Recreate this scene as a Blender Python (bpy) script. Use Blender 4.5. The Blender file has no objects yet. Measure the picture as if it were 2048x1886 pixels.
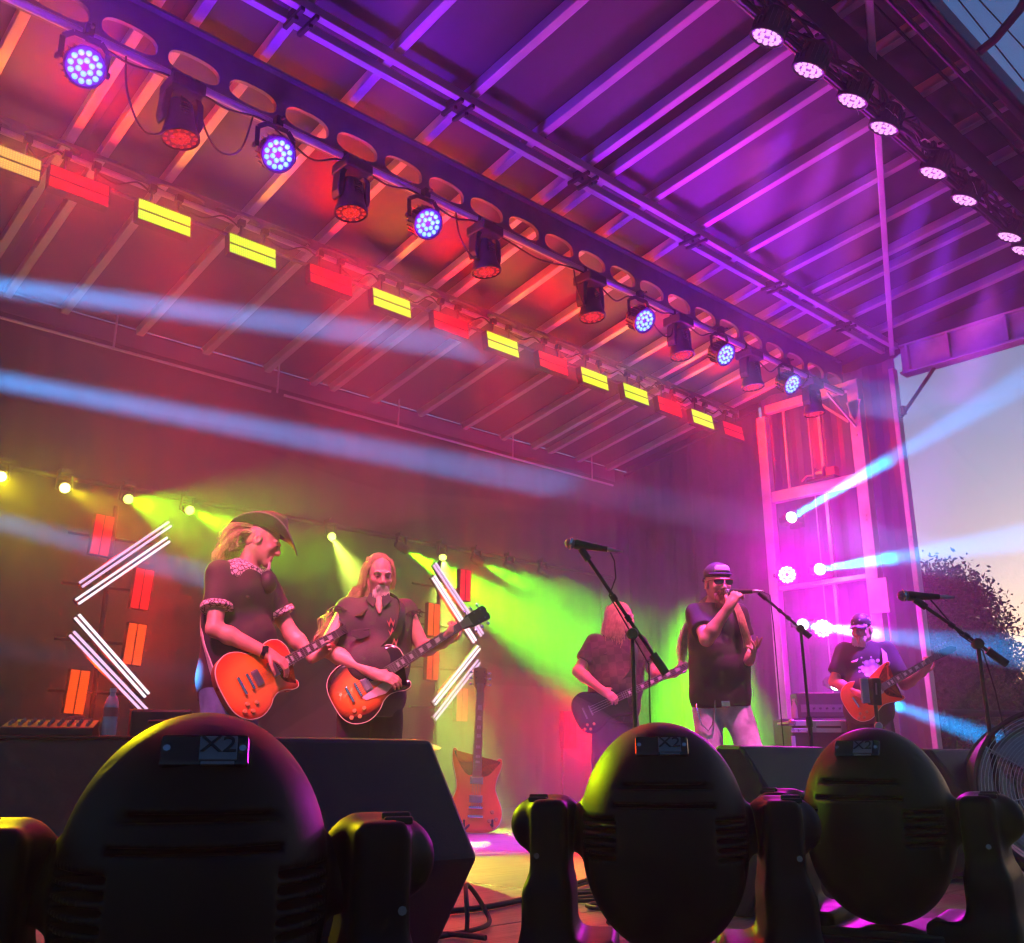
import bpy, bmesh, math, random
import numpy as np
from mathutils import Vector, Matrix, Euler

R = math.radians
random.seed(7)
rng = np.random.default_rng(7)
scene = bpy.context.scene
COL = scene.collection

# ------------------------------------------------------------------ camera
cam_d = bpy.data.cameras.new('camera')
cam_d.sensor_fit = 'HORIZONTAL'; cam_d.sensor_width = 36.0
cam_d.lens = 34.28
cam_d.clip_start = 0.05; cam_d.clip_end = 3000
cam = bpy.data.objects.new('camera', cam_d); COL.objects.link(cam)
cam.location = (0, 0, 0.5)
cam.rotation_euler = (R(106.5), 0, R(-42.7))
scene.camera = cam

# ------------------------------------------------------------------ dusk sky
world = bpy.data.worlds.new('World'); scene.world = world
world.use_nodes = True
wn = world.node_tree.nodes; wl = world.node_tree.links
sky = wn.new('ShaderNodeTexSky'); sky.sky_type = 'NISHITA'; sky.sun_disc = False
SUN_EL, SUN_AZ = R(1.6), R(78)          # azimuth measured from +Y towards +X
sky.sun_elevation = SUN_EL; sky.sun_rotation = SUN_AZ
sky.air_density = 1.0; sky.dust_density = 1.4; sky.ozone_density = 4.0
wn['Background'].inputs['Strength'].default_value = 0.12
wl.new(sky.outputs[0], wn['Background'].inputs[0])

sun_d = bpy.data.lights.new('sun', 'SUN'); sun_d.energy = 0.03; sun_d.angle = R(6)
sun_d.color = (1.0, 0.72, 0.5)
sun = bpy.data.objects.new('sun', sun_d); COL.objects.link(sun)
sd = Vector((math.sin(SUN_AZ) * math.cos(SUN_EL), math.cos(SUN_AZ) * math.cos(SUN_EL), math.sin(SUN_EL)))
sun.rotation_euler = sd.to_track_quat('Z', 'Y').to_euler()

vs = scene.view_settings
vs.view_transform = 'Standard'; vs.look = 'None'; vs.exposure = 1.6; vs.gamma = 1.0; vs.use_curve_mapping = False
EXPK = 2 ** -1.6              # lamp outputs below are given for exposure 0
cy = scene.cycles
cy.use_denoising = True
cy.max_bounces = 3; cy.diffuse_bounces = 1; cy.glossy_bounces = 2; cy.transmission_bounces = 1
cy.volume_bounces = 0; cy.transparent_max_bounces = 8
cy.sample_clamp_indirect = 4.0; cy.sample_clamp_direct = 0.0
cy.use_light_tree = True
cy.use_adaptive_sampling = True; cy.adaptive_threshold = 0.03; cy.adaptive_min_samples = 20
cy.filter_width = 1.3
cy.caustics_reflective = False; cy.caustics_refractive = False

# ------------------------------------------------------------------ materials
MATS = {}
def pbr(name, col, rough=0.5, metal=0.0, vary=0.12, scale=6.0, bump=0.0, bscale=60.0, coat=0.0, spec=0.5):
    if name in MATS: return MATS[name]
    m = bpy.data.materials.new(name); m.use_nodes = True
    nt = m.node_tree; n = nt.nodes; l = nt.links
    b = n['Principled BSDF']
    b.inputs['Roughness'].default_value = rough; b.inputs['Metallic'].default_value = metal
    b.inputs['Coat Weight'].default_value = coat
    b.inputs['Specular IOR Level'].default_value = spec
    tc = n.new('ShaderNodeTexCoord')
    nz = n.new('ShaderNodeTexNoise'); nz.inputs['Scale'].default_value = scale; nz.inputs['Detail'].default_value = 6
    l.new(tc.outputs['Object'], nz.inputs['Vector'])
    mx = n.new('ShaderNodeMix'); mx.data_type = 'RGBA'
    lo = [c * (1 - vary) for c in col]; hi = [min(1, c * (1 + vary)) for c in col]
    mx.inputs[6].default_value = (*lo, 1); mx.inputs[7].default_value = (*hi, 1)
    mr = n.new('ShaderNodeMapRange'); mr.inputs['From Min'].default_value = 0.3; mr.inputs['From Max'].default_value = 0.7
    l.new(nz.outputs['Fac'], mr.inputs['Value']); l.new(mr.outputs[0], mx.inputs[0])
    l.new(mx.outputs[2], b.inputs['Base Color'])
    rr = n.new('ShaderNodeMapRange'); rr.inputs['To Min'].default_value = max(0.02, rough - 0.08); rr.inputs['To Max'].default_value = min(1, rough + 0.08)
    l.new(nz.outputs['Fac'], rr.inputs['Value']); l.new(rr.outputs[0], b.inputs['Roughness'])
    if bump > 0:
        n2 = n.new('ShaderNodeTexNoise'); n2.inputs['Scale'].default_value = bscale; n2.inputs['Detail'].default_value = 5
        l.new(tc.outputs['Object'], n2.inputs['Vector'])
        bp = n.new('ShaderNodeBump'); bp.inputs['Strength'].default_value = bump; bp.inputs['Distance'].default_value = 0.01
        l.new(n2.outputs['Fac'], bp.inputs['Height']); l.new(bp.outputs[0], b.inputs['Normal'])
    MATS[name] = m
    return m

def emit(name, col, strength, sample=False, grid=0.0):
    if name in MATS: return MATS[name]
    m = bpy.data.materials.new(name); m.use_nodes = True
    nt = m.node_tree; n = nt.nodes; l = nt.links
    b = n['Principled BSDF']; b.inputs['Base Color'].default_value = (0.03, 0.03, 0.03, 1); b.inputs['Roughness'].default_value = 0.35
    b.inputs['Emission Color'].default_value = (*col, 1); strength *= EXPK; b.inputs['Emission Strength'].default_value = strength
    if grid:                                     # rows of separate diodes behind the face
        tc = n.new('ShaderNodeTexCoord')
        sp = n.new('ShaderNodeSeparateXYZ'); l.new(tc.outputs['Object'], sp.inputs[0])
        outs = []
        for ax in (0, 2):
            mu = n.new('ShaderNodeMath'); mu.operation = 'MULTIPLY'; mu.inputs[1].default_value = grid; l.new(sp.outputs[ax], mu.inputs[0])
            fr = n.new('ShaderNodeMath'); fr.operation = 'PINGPONG'; fr.inputs[1].default_value = 0.5; l.new(mu.outputs[0], fr.inputs[0])
            outs.append(fr)
        mm = n.new('ShaderNodeMath'); mm.operation = 'MULTIPLY'; l.new(outs[0].outputs[0], mm.inputs[0]); l.new(outs[1].outputs[0], mm.inputs[1])
        mr = n.new('ShaderNodeMapRange'); mr.inputs['From Max'].default_value = 0.16
        mr.inputs['To Min'].default_value = strength * 0.42; mr.inputs['To Max'].default_value = strength * 1.25
        l.new(mm.outputs[0], mr.inputs['Value']); l.new(mr.outputs[0], b.inputs['Emission Strength'])
    m.cycles.emission_sampling = 'AUTO' if sample else 'NONE'
    MATS[name] = m
    return m

# ------------------------------------------------------------------ mesh helpers
def frame(d, upv=(0, 0, 1)):
    """matrix whose local Z is d and whose local Y leans towards upv"""
    z = Vector(d).normalized(); u = Vector(upv)
    x = u.cross(z)
    if x.length < 1e-4: x = Vector((1, 0, 0)).cross(z)
    x.normalize(); y = z.cross(x)
    return Matrix((x, y, z)).transposed().to_4x4()

class MB:
    def __init__(s): s.v = []; s.f = []
    def add(s, vs_, fs):
        o = len(s.v); s.v += [tuple(p) for p in vs_]; s.f += [tuple(i + o for i in f) for f in fs]; return s
    def box(s, c, h, M=None):
        """c centre, h full sizes"""
        c = Vector(c); P = []
        for z in (-.5, .5):
            for y in (-.5, .5):
                for x in (-.5, .5):
                    p = Vector((x * h[0], y * h[1], z * h[2])) 
                    if M is not None: p = M.to_3x3() @ p
                    P.append(p + c)
        return s.add(P, [(0, 2, 3, 1), (4, 5, 7, 6), (0, 1, 5, 4), (2, 6, 7, 3), (0, 4, 6, 2), (1, 3, 7, 5)])
    def beam(s, a, b, w, h, upv=(0, 0, 1)):
        a = Vector(a); b = Vector(b); M = frame(b - a, upv)
        return s.box((a + b) / 2, (w, h, (b - a).length), M)
    def tube(s, pts, r, n=8, caps=True):
        pts = [Vector(p) for p in pts]; m = len(pts)
        rs = r if isinstance(r, (list, tuple)) else [r] * m
        P = []; F = []; prev = None
        for i, p in enumerate(pts):
            t = (pts[min(i + 1, m - 1)] - pts[max(i - 1, 0)])
            if t.length < 1e-9: t = Vector((0, 0, 1))
            t.normalize()
            if prev is None:
                x = t.orthogonal().normalized()
            else:
                x = prev - t * prev.dot(t)
                if x.length < 1e-6: x = t.orthogonal()
                x.normalize()
            prev = x; y = t.cross(x)
            for k in range(n):
                a = 2 * math.pi * k / n
                P.append(p + (x * math.cos(a) + y * math.sin(a)) * rs[i])
        for i in range(m - 1):
            for k in range(n):
                k2 = (k + 1) % n
                F.append((i * n + k, i * n + k2, (i + 1) * n + k2, (i + 1) * n + k))
        if caps:
            F.append(tuple(range(n - 1, -1, -1))); F.append(tuple((m - 1) * n + k for k in range(n)))
        return s.add(P, F)
    def lathe(s, prof, n=24, M=None, close=False):
        """prof list of (r, z); revolve about local Z"""
        P = []; F = []; m = len(prof)
        for (r, z) in prof:
            for k in range(n):
                a = 2 * math.pi * k / n
                p = Vector((r * math.cos(a), r * math.sin(a), z))
                P.append(M @ p if M is not None else p)
        for i in range(m - 1 if not close else m):
            j = (i + 1) % m
            for k in range(n):
                k2 = (k + 1) % n
                F.append((i * n + k, i * n + k2, j * n + k2, j * n + k))
        if not close:
            if prof[0][0] > 1e-6: F.append(tuple(range(n - 1, -1, -1)))
            if prof[-1][0] > 1e-6: F.append(tuple((m - 1) * n + k for k in range(n)))
        return s.add(P, F)
    def prism(s, out, z0, z1, M=None):
        n = len(out); P = []
        for z in (z0, z1):
            for (x, y) in out:
                p = Vector((x, y, z)); P.append(M @ p if M is not None else p)
        F = [tuple(range(n - 1, -1, -1)), tuple(range(n, 2 * n))]
        for k in range(n):
            k2 = (k + 1) % n; F.append((k, k2, n + k2, n + k))
        return s.add(P, F)
    def ball(s, c, r, n=12, m=8, M=None):
        rr = r if isinstance(r, (tuple, list)) else (r, r, r)
        P = []; F = []
        for i in range(m + 1):
            th = math.pi * i / m
            for k in range(n):
                a = 2 * math.pi * k / n
                p = Vector((rr[0] * math.sin(th) * math.cos(a), rr[1] * math.sin(th) * math.sin(a), rr[2] * math.cos(th)))
                if M is not None: p = M.to_3x3() @ p
                P.append(p + Vector(c))
        for i in range(m):
            for k in range(n):
                k2 = (k + 1) % n
                F.append((i * n + k, (i + 1) * n + k, (i + 1) * n + k2, i * n + k2))
        return s.add(P, F)
    def build(s, name, mat, parent=None, smooth=35, bevel=0.0, M=None):
        me = bpy.data.meshes.new(name); me.from_pydata(s.v, [], s.f); me.validate(); me.update()
        return link(name, me, mat, parent, smooth, bevel, M)

def link(name, me, mat, parent=None, smooth=35, bevel=0.0, M=None):
    o = bpy.data.objects.new(name, me); COL.objects.link(o)
    if mat is not None and len(me.materials) == 0: me.materials.append(mat)
    if smooth:
        me.shade_smooth(); me.set_sharp_from_angle(angle=R(smooth))
    if bevel:
        b = o.modifiers.new('bevel', 'BEVEL'); b.width = bevel; b.segments = 2; b.limit_method = 'ANGLE'; b.angle_limit = R(40)
    if parent is not None: o.parent = parent
    if M is not None: o.matrix_local = M
    return o

def share(name, src, parent, M):
    o = bpy.data.objects.new(name, src.data); COL.objects.link(o); o.parent = parent; o.matrix_local = M
    return o

def tag(o, label, cat, group=None):
    o['label'] = label; o['category'] = cat
    if group: o['group'] = group
    return o
def thing(name, label, cat, loc=(0, 0, 0), rz=0.0, group=None):
    o = bpy.data.objects.new(name, None); COL.objects.link(o)
    o.empty_display_size = 0.1
    o.location = loc; o.rotation_euler = (0, 0, rz)
    return tag(o, label, cat, group)
def structure(o): o['kind'] = 'structure'; return o

def lamp(kind, parent, loc, d, col, watt, size=None, blend=0.3, soft=0.05, sx=None, sy=None):
    ld = bpy.data.lights.new('lamp_light', kind); ld.color = col; ld.energy = watt * EXPK
    if kind == 'SPOT': ld.spot_size = R(size); ld.spot_blend = blend; ld.shadow_soft_size = soft
    elif kind == 'POINT': ld.shadow_soft_size = soft
    else:
        ld.shape = 'RECTANGLE'; ld.size = sx; ld.size_y = sy; ld.spread = R(size or 180)
    o = bpy.data.objects.new('lamp_light', ld); COL.objects.link(o); o.parent = parent
    o.location = loc; o.rotation_euler = (-Vector(d)).to_track_quat('Z', 'Y').to_euler()
    return o

def text_mesh(body, size, name, mat, parent, M, depth=0.0008):
    cu = bpy.data.curves.new(name, 'FONT'); cu.body = body; cu.size = size; cu.extrude = depth
    cu.align_x = 'CENTER'; cu.align_y = 'CENTER'
    t = bpy.data.objects.new('tmp_text', cu); COL.objects.link(t)
    dg = bpy.context.evaluated_depsgraph_get()
    me = bpy.data.meshes.new_from_object(t.evaluated_get(dg))
    bpy.data.objects.remove(t); bpy.data.curves.remove(cu)
    me.materials.clear()
    return link(name, me, mat, parent, 0, 0, M)

ORD = ['first', 'second', 'third', 'fourth', 'fifth', 'sixth', 'seventh', 'eighth', 'ninth', 'tenth', 'eleventh', 'twelfth', 'thirteenth', 'fourteenth']

# shared materials
BLACK = pbr('black_plastic', (0.014, 0.014, 0.016), 0.5, vary=0.25, bump=0.05, bscale=400)
BLACKM = pbr('black_metal', (0.022, 0.022, 0.024), 0.38, 0.3, vary=0.3)
RUBBER = pbr('cable_rubber', (0.012, 0.012, 0.013), 0.55, vary=0.2)
CHROME = pbr('chrome', (0.75, 0.75, 0.77), 0.14, 1.0, vary=0.05)
STEEL = pbr('dull_steel', (0.45, 0.45, 0.47), 0.35, 0.9, vary=0.15)
ALU = pbr('roof_aluminium', (0.46, 0.45, 0.48), 0.42, 0.15, vary=0.14, scale=3, bump=0.04)
GALV = pbr('tower_steel', (0.55, 0.54, 0.56), 0.45, 0.2, vary=0.2, scale=4, bump=0.06)

# ================================================================== SETTING
# ---- ground
def ground_mat():
    m = pbr('trodden_ground', (0.05, 0.055, 0.035), 0.9, vary=0.5, scale=1.3, bump=0.6, bscale=9)
    return m
GZ = -1.2
g = MB().add([(-900, -900, GZ), (900, -900, GZ), (900, 900, GZ), (-900, 900, GZ)], [(0, 1, 2, 3)]).build('ground', ground_mat(), smooth=0)
structure(g)

# ---- stage deck of plywood panels
def deck_mat():
    m = bpy.data.materials.new('stage_plywood'); m.use_nodes = True
    n = m.node_tree.nodes; l = m.node_tree.links; b = n['Principled BSDF']
    tc = n.new('ShaderNodeTexCoord'); mp = n.new('ShaderNodeMapping'); mp.inputs['Scale'].default_value = (1.2, 22, 4)
    l.new(tc.outputs['Object'], mp.inputs[0])
    nz = n.new('ShaderNodeTexNoise'); nz.inputs['Scale'].default_value = 3; nz.inputs['Detail'].default_value = 9; nz.inputs['Roughness'].default_value = 0.65
    l.new(mp.outputs[0], nz.inputs['Vector'])
    n2 = n.new('ShaderNodeTexNoise'); n2.inputs['Scale'].default_value = 2.4; n2.inputs['Detail'].default_value = 5
    l.new(tc.outputs['Object'], n2.inputs['Vector'])
    cr = n.new('ShaderNodeValToRGB'); e = cr.color_ramp.elements
    e[0].position = 0.3; e[0].color = (0.18, 0.15, 0.12, 1); e[1].position = 0.72; e[1].color = (0.52, 0.46, 0.38, 1)
    l.new(nz.outputs['Fac'], cr.inputs[0])
    mx = n.new('ShaderNodeMix'); mx.data_type = 'RGBA'; mx.blend_type = 'MULTIPLY'; mx.inputs[0].default_value = 0.5
    l.new(cr.outputs[0], mx.inputs[6]); l.new(n2.outputs['Color'], mx.inputs[7]); l.new(mx.outputs[2], b.inputs['Base Color'])
    rr = n.new('ShaderNodeMapRange'); rr.inputs['To Min'].default_value = 0.28; rr.inputs['To Max'].default_value = 0.6
    l.new(n2.outputs['Fac'], rr.inputs[0]); l.new(rr.outputs[0], b.inputs['Roughness'])
    bp = n.new('ShaderNodeBump'); bp.inputs['Strength'].default_value = 0.35; bp.inputs['Distance'].default_value = 0.006
    l.new(nz.outputs['Fac'], bp.inputs['Height']); l.new(bp.outputs[0], b.inputs['Normal'])
    return m
DECK = deck_mat()
deck = bpy.data.objects.new('stage_deck', None); COL.objects.link(deck); structure(deck)
proto = None
nx, ny = 10, 4
for i in range(nx):
    for j in range(ny):
        x = -1.6 + 1.13 * i + 0.565; y = 0.55 + 1.96 * j + 0.98
        M = Matrix.Translation((x, y, -0.02 + random.uniform(-0.0012, 0.0012))) @ Matrix.Rotation(math.pi * random.randint(0, 1), 4, 'Z')
        if proto is None:
            proto = MB().box((0, 0, 0), (1.124, 1.954, 0.04)).build('deck_panel', DECK, deck, smooth=0, bevel=0.003, M=M)
        else: 
            o = share('deck_panel', proto, deck, M); b = o.modifiers.new('bevel', 'BEVEL'); b.width = 0.003; b.segments = 2
MB().box((4.05, 4.47, -0.12), (11.3, 7.84, 0.14)).build('deck_frame', BLACKM, deck, smooth=0)
MB().box((4.05, 0.60, -0.68), (11.3, 0.03, 1.0)).build('stage_skirt', pbr('skirt_cloth', (0.015, 0.015, 0.017), 0.9), deck, smooth=0)

# ---- stage roof
SKIN = pbr('roof_skin', (0.045, 0.04, 0.055), 0.55, vary=0.2, scale=1.5, bump=0.1, bscale=3)
roof = thing('stage_roof', 'purple-lit slanted stage roof with aluminium purlins and lighting girders overhead', 'stage roof')
def zu(y):                       # underside of the purlins
    return 4.93 + (4.55 - y) * 0.114 if y < 4.55 else 4.93 - (y - 4.55) * 0.176
PX = [-0.8, -0.15, 0.5, 1.12, 1.70, 1.94, 2.41, 3.08, 3.73, 4.39, 4.92, 5.16, 5.69, 6.33, 6.99, 7.60, 8.13, 8.41, 8.94, 9.52]
for x in PX:
    w = 0.066
    P = []
    for y in (2.0, 4.55, 8.45):
        for dx in (-w / 2, w / 2):
            for dz in (0, 0.085): P.append((x + dx, y, zu(y) + dz))
    F = []
    for i in (0, 4):
        F += [(i, i + 2, i + 6, i + 4), (i + 1, i + 5, i + 7, i + 3), (i, i + 4, i + 5, i + 1), (i + 2, i + 3, i + 7, i + 6)]
    F += [(0, 1, 3, 2), (8, 10, 11, 9)]
    MB().add(P, F).build('purlin', ALU, roof, smooth=0, bevel=0.006)
bays = [-1.6, 1.82, 5.04, 8.27, 10.0]
for a, b in zip(bays[:-1], bays[1:]):
    for y0, y1 in ((1.98, 4.547), (4.553, 8.45)):
        mb = MB(); NXS = 8; NYS = 6; P = []
        for t in (0, 0.02):
            for i in range(NXS + 1):
                for j in range(NYS + 1):
                    x = a + 0.004 + (b - a - 0.008) * i / NXS; y = y0 + (y1 - y0) * j / NYS
                    P.append((x, y, zu(y) + 0.088 + t + 0.006 * math.sin(3 * x + y) * math.sin(2.3 * y)))
        F = []; K = (NXS + 1) * (NYS + 1)
        for i in range(NXS):
            for j in range(NYS):
                q = [i * (NYS + 1) + j, (i + 1) * (NYS + 1) + j, (i + 1) * (NYS + 1) + j + 1, i * (NYS + 1) + j + 1]
                F.append(tuple(reversed(q))); F.append(tuple(k + K for k in q))
        mb.add(P, F).build('roof_panel', SKIN, roof, smooth=40)
# double ridge rail with splice clamps
for y in (4.445, 4.60):
    MB().box((4.2, y, zu(4.52) - 0.036), (11.4, 0.052, 0.07)).build('ridge_rail', ALU, roof, smooth=0, bevel=0.006)
for x in (-0.1, 1.15, 2.41, 3.66, 4.93, 6.33, 7.6, 8.9):
    mb = MB().box((x, 4.522, zu(4.52) - 0.05), (0.14, 0.10, 0.05)).box((x - 0.05, 4.522, zu(4.52) - 0.085), (0.03, 0.22, 0.03)).box((x + 0.05, 4.522, zu(4.52) - 0.085), (0.03, 0.22, 0.03))
    for k in (-.05, .05):
        mb.lathe([(0.016, 0), (0.016, 0.03)], 6, Matrix.Translation((x + k, 4.49, zu(4.52) - 0.125)))
    mb.build('splice_clamp', BLACKM, roof, smooth=0, bevel=0.004)
# diagonal brace in the front panel, right end beam
a = Vector((4.6, 1.95, zu(1.95) - 0.03)); b = Vector((9.9, 4.5, zu(4.5) - 0.10))
MB().beam(a, b, 0.05, 0.05).build('diagonal_brace', ALU, roof, smooth=0, bevel=0.005)

def holed_girder(name, x0, x1, y, zb, zt, pitch, hw, hh, hz, th, mat):
    """one plate with a row of round-topped openings"""
    mb = MB(); n = 28; xs = x0
    while xs < x1 - 1e-6:
        cx = xs + pitch / 2
        ring_i = []; ring_o = []
        for k in range(n):
            a_ = 2 * math.pi * k / n
            c_, s_ = math.cos(a_), math.sin(a_)
            e_ = 0.75
            ix = cx + hw * math.copysign(abs(c_) ** e_, c_); iz = hz + (hh if s_ > 0 else hh * 0.8) * math.copysign(abs(s_) ** e_, s_)
            px, pz = pitch / 2, (zt - hz if s_ > 0 else hz - zb)
            t = min(px / abs(c_) if abs(c_) > 1e-6 else 1e9, pz / abs(s_) if abs(s_) > 1e-6 else 1e9)
            ring_i.append((ix, iz)); ring_o.append((cx + c_ * t, hz + s_ * t))
        # add the exact corners by snapping the nearest outer points
        for qx, qz in ((pitch / 2, zt), (-pitch / 2, zt), (pitch / 2, zb), (-pitch / 2, zb)):
            kk = min(range(n), key=lambda k: (ring_o[k][0] - cx - qx) ** 2 + (ring_o[k][1] - qz) ** 2)
            ring_o[kk] = (cx + qx, qz)
        P = []
        for yy in (y - th / 2, y + th / 2):
            P += [(p[0], yy, p[1]) for p in ring_i] + [(p[0], yy, p[1]) for p in ring_o]
        F = []
        for k in range(n):
            k2 = (k + 1) % n
            F.append((k, k2, n + k2, n + k)); F.append((2 * n + k2, 2 * n + k, 3 * n + k, 3 * n + k2))
            F.append((k2, k, 2 * n + k, 2 * n + k2))
        mb.add(P, F); xs += pitch
    g_ = mb.build(name, mat, roof, smooth=40)
    return g_
GIRD = pbr('girder_paint', (0.13, 0.13, 0.16), 0.5, 0.1, vary=0.2)
gd = holed_girder('lighting_girder', -1.39, 9.6, 5.0, 4.45, 4.78, 0.395, 0.165, 0.085, 4.54, 0.03, GIRD)
MB().box((4.1, 5.0, 4.79), (11.0, 0.12, 0.018)).build('flange', GIRD, gd, smooth=0); MB().box((4.1, 5.0, 4.437), (11.0, 0.10, 0.018)).build('flange', GIRD, gd, smooth=0)
MB().tube([(-1.4, 4.95, 4.395), (9.55, 4.95, 4.395)], 0.024, 12).build('lighting_pipe', ALU, gd)
gd2 = holed_girder('rear_lighting_girder', -1.39, 9.5, 6.38, 4.50, 4.605, 0.46, 0.19, 0.035, 4.548, 0.03, GIRD)
gd2.name = 'lighting_girder'
MB().tube([(-1.4, 6.34, 4.478), (9.5, 6.34, 4.478)], 0.022, 12).build('lighting_pipe', ALU, gd2)
MB().tube([(-1.4, 6.42, 4.395), (9.5, 6.42, 4.395)], 0.016, 10).build('lighting_pipe', GIRD, gd2)
# front truss that carries the purple cans
tr = MB()
for (yy, zz) in ((2.50, 5.08), (2.74, 5.08), (2.62, 4.92)):
    tr.tube([(-1.4, yy, zz), (9.9, yy, zz)], 0.022, 8)
k = -1.4; s = 0
while k < 9.7:
    tr.tube([(k, 2.50, 5.08), (k + .3, 2.62, 4.92), (k + .6, 2.50, 5.08)], 0.009, 6); tr.tube([(k, 2.74, 5.08), (k + .3, 2.62, 4.92), (k + .6, 2.74, 5.08)], 0.009, 6); k += .6
tr.build('front_truss', BLACKM, roof)
MB().box((4.2, 2.43, 5.05), (11.5, 0.01, 0.26)).build('added_shade_cloth', pbr('added_shade_cloth', (0.01, 0.01, 0.011), .95), roof, smooth=0)  # added cloth, blocks lamp light from the front strip of the roof
# front edge beam, brackets, drooping edge flashing
fe = MB().box((4.2, 2.02, 5.27), (11.6, 0.08, 0.20)).box((4.2, 1.99, 5.19), (11.6, 0.06, 0.04)).build('front_edge_beam', BLACKM, roof, smooth=0, bevel=0.01)
MB().tube([(-1.5, 2.12, 5.15), (10, 2.12, 5.15)], 0.02, 8).build('edge_pipe', BLACKM, roof); MB().tube([(-1.5, 2.22, 5.17), (10, 2.22, 5.17)], 0.012, 8).build('edge_pipe', BLACKM, roof)
pts = [(6.24, 1.99, 5.22), (6.20, 1.84, 5.235), (6.12, 1.64, 5.30), (6.02, 1.46, 5.42), (5.92, 1.36, 5.60)]
MB().tube(pts, 0.03, 10).build('curved_bracket', BLACKM, fe)
# right end beam
eb = MB().box((10.0, 3.22, 4.75), (0.05, 2.44, 0.30)).box((9.985, 3.22, 4.585), (0.16, 2.44, 0.03)).box((9.985, 3.22, 4.905), (0.14, 2.44, 0.02))
for yy in (2.1, 2.7, 3.3, 3.9, 4.35): eb.box((9.95, yy, 4.75), (0.06, 0.03, 0.29))
eb.build('end_beam', GALV, roof, smooth=0, bevel=0.006)
P = []; F = []
for i, y in enumerate(np.linspace(2.0, 6.25, 12)):
    zb = 4.917 if y < 4.45 else zu(y) - .16
    for xx in (10.005, 10.02): P += [(xx, y, zb), (xx, y, zu(y) + .125)]
for i in range(11):
    q = i * 4; F += [(q, q + 4, q + 5, q + 1), (q + 2, q + 3, q + 7, q + 6), (q + 1, q + 5, q + 7, q + 3), (q, q + 2, q + 6, q + 4)]
F += [(0, 1, 3, 2), (44, 46, 47, 45)]
MB().add(P, F).build('end_fascia', SKIN, roof, smooth=0)
MB().tube([(10.0, 4.1, 4.57), (9.72, 4.40, 4.02)], 0.02, 10).lathe([(0.03, 0), (0.03, 0.09)], 10, Matrix.Translation((9.75, 4.38, 4.05))).build('strut', BLACKM, roof)
# rear edge beam and valance under the roof's back edge
MB().box((4.0, 8.43, 4.20), (11.3, 0.06, 0.16)).build('rear_edge_beam', GIRD, roof, smooth=0)

# ---- side tower and wall on the right
WALLM = pbr('tower_wall_sheet', (0.12, 0.12, 0.22), 0.5, vary=0.2, scale=2, bump=0.1, bscale=5)
tower = thing('side_tower', 'pink-lit steel side tower holding up the right end of the stage roof', 'tower', (9.6, 5.2, 0))
def tp(x, y, z): return (x - 9.6, y - 5.2, z)
mb = MB(); P = []; F = []; n = 0
ys = np.arange(4.46, 6.25, 0.075)
for i, y in enumerate(ys):
    off = 0.03 if (i // 2) % 2 else 0.0
    P += [tp(9.84 + off, y, -1.1), tp(9.84 + off, y, 4.75)]
for i in range(len(ys) - 1): F.append((2 * i, 2 * i + 2, 2 * i + 3, 2 * i + 1))
o = mb.add(P, F).build('wall_sheet', WALLM, tower, smooth=0)
s_ = o.modifiers.new('solid', 'SOLIDIFY'); s_.thickness = 0.012
def post(y, w, d, z0, z1, x=9.66, name='post'):
    MB().box(tp(x, y, (z0 + z1) / 2), (d, w, z1 - z0)).build(name, GALV, tower, smooth=0, bevel=0.008)
post(6.05, 0.12, 0.10, 0.0, 4.42); post(4.86, 0.135, 0.12, 0.0, 4.55); post(4.46, 0.06, 0.10, -1.1, 4.6, 9.78)
post(5.80, 0.03, 0.03, 3.45, 4.5, 9.72, 'upright_rod'); post(5.35, 0.045, 0.045, 0.0, 4.5, 9.72, 'upright_rod'); post(5.48, 0.014, 0.014, 0.0, 4.5, 9.70, 'upright_rod')
post(5.99, 0.02, 0.02, 0.0, 2.0, 9.60, 'upright_rod')
def xb(z, y0, y1, h, name='cross_beam'):
    MB().box(tp(9.66, (y0 + y1) / 2, z), (0.09, y1 - y0, h)).build(name, GALV, tower, smooth=0, bevel=0.006)
xb(3.42, 4.93, 5.985, 0.13); xb(2.36, 4.93, 5.985, 0.05); xb(4.50, 4.93, 5.985, 0.10)
MB().box(tp(9.585, 4.80, 2.13), (0.03, 0.22, 0.36)).build('gusset_plate', GALV, tower, smooth=0, bevel=0.005)
MB().beam(tp(9.66, 4.97, 4.1), tp(9.66, 5.35, 4.45), 0.03, 0.03).build('corner_brace', GALV, tower, smooth=0); MB().beam(tp(9.60, 4.86, 4.0), tp(9.3, 5.0, 4.36), 0.022, 0.022).build('corner_brace', GALV, tower, smooth=0)
MB().prism([(-.09, 0), (.09, 0), (0.01, -.22), (-.01, -.22)], 0, 0.02, Matrix.Translation(tp(9.60, 4.86, 4.30)) @ Matrix.Rotation(R(90), 4, 'Z') @ Matrix.Rotation(R(90), 4, 'X')).build('gusset_plate', GALV, tower, smooth=0)
for z in (3.0, 2.95, 1.2, 1.25, 3.9, 2.62):
    MB().lathe([(0.012, 0), (0.012, 0.012)], 6, Matrix.Translation(tp(9.6, 4.86 + random.uniform(-.03, .03), z)) @ Matrix.Rotation(R(-90), 4, 'Y')).build('bolt', STEEL, tower)
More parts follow.
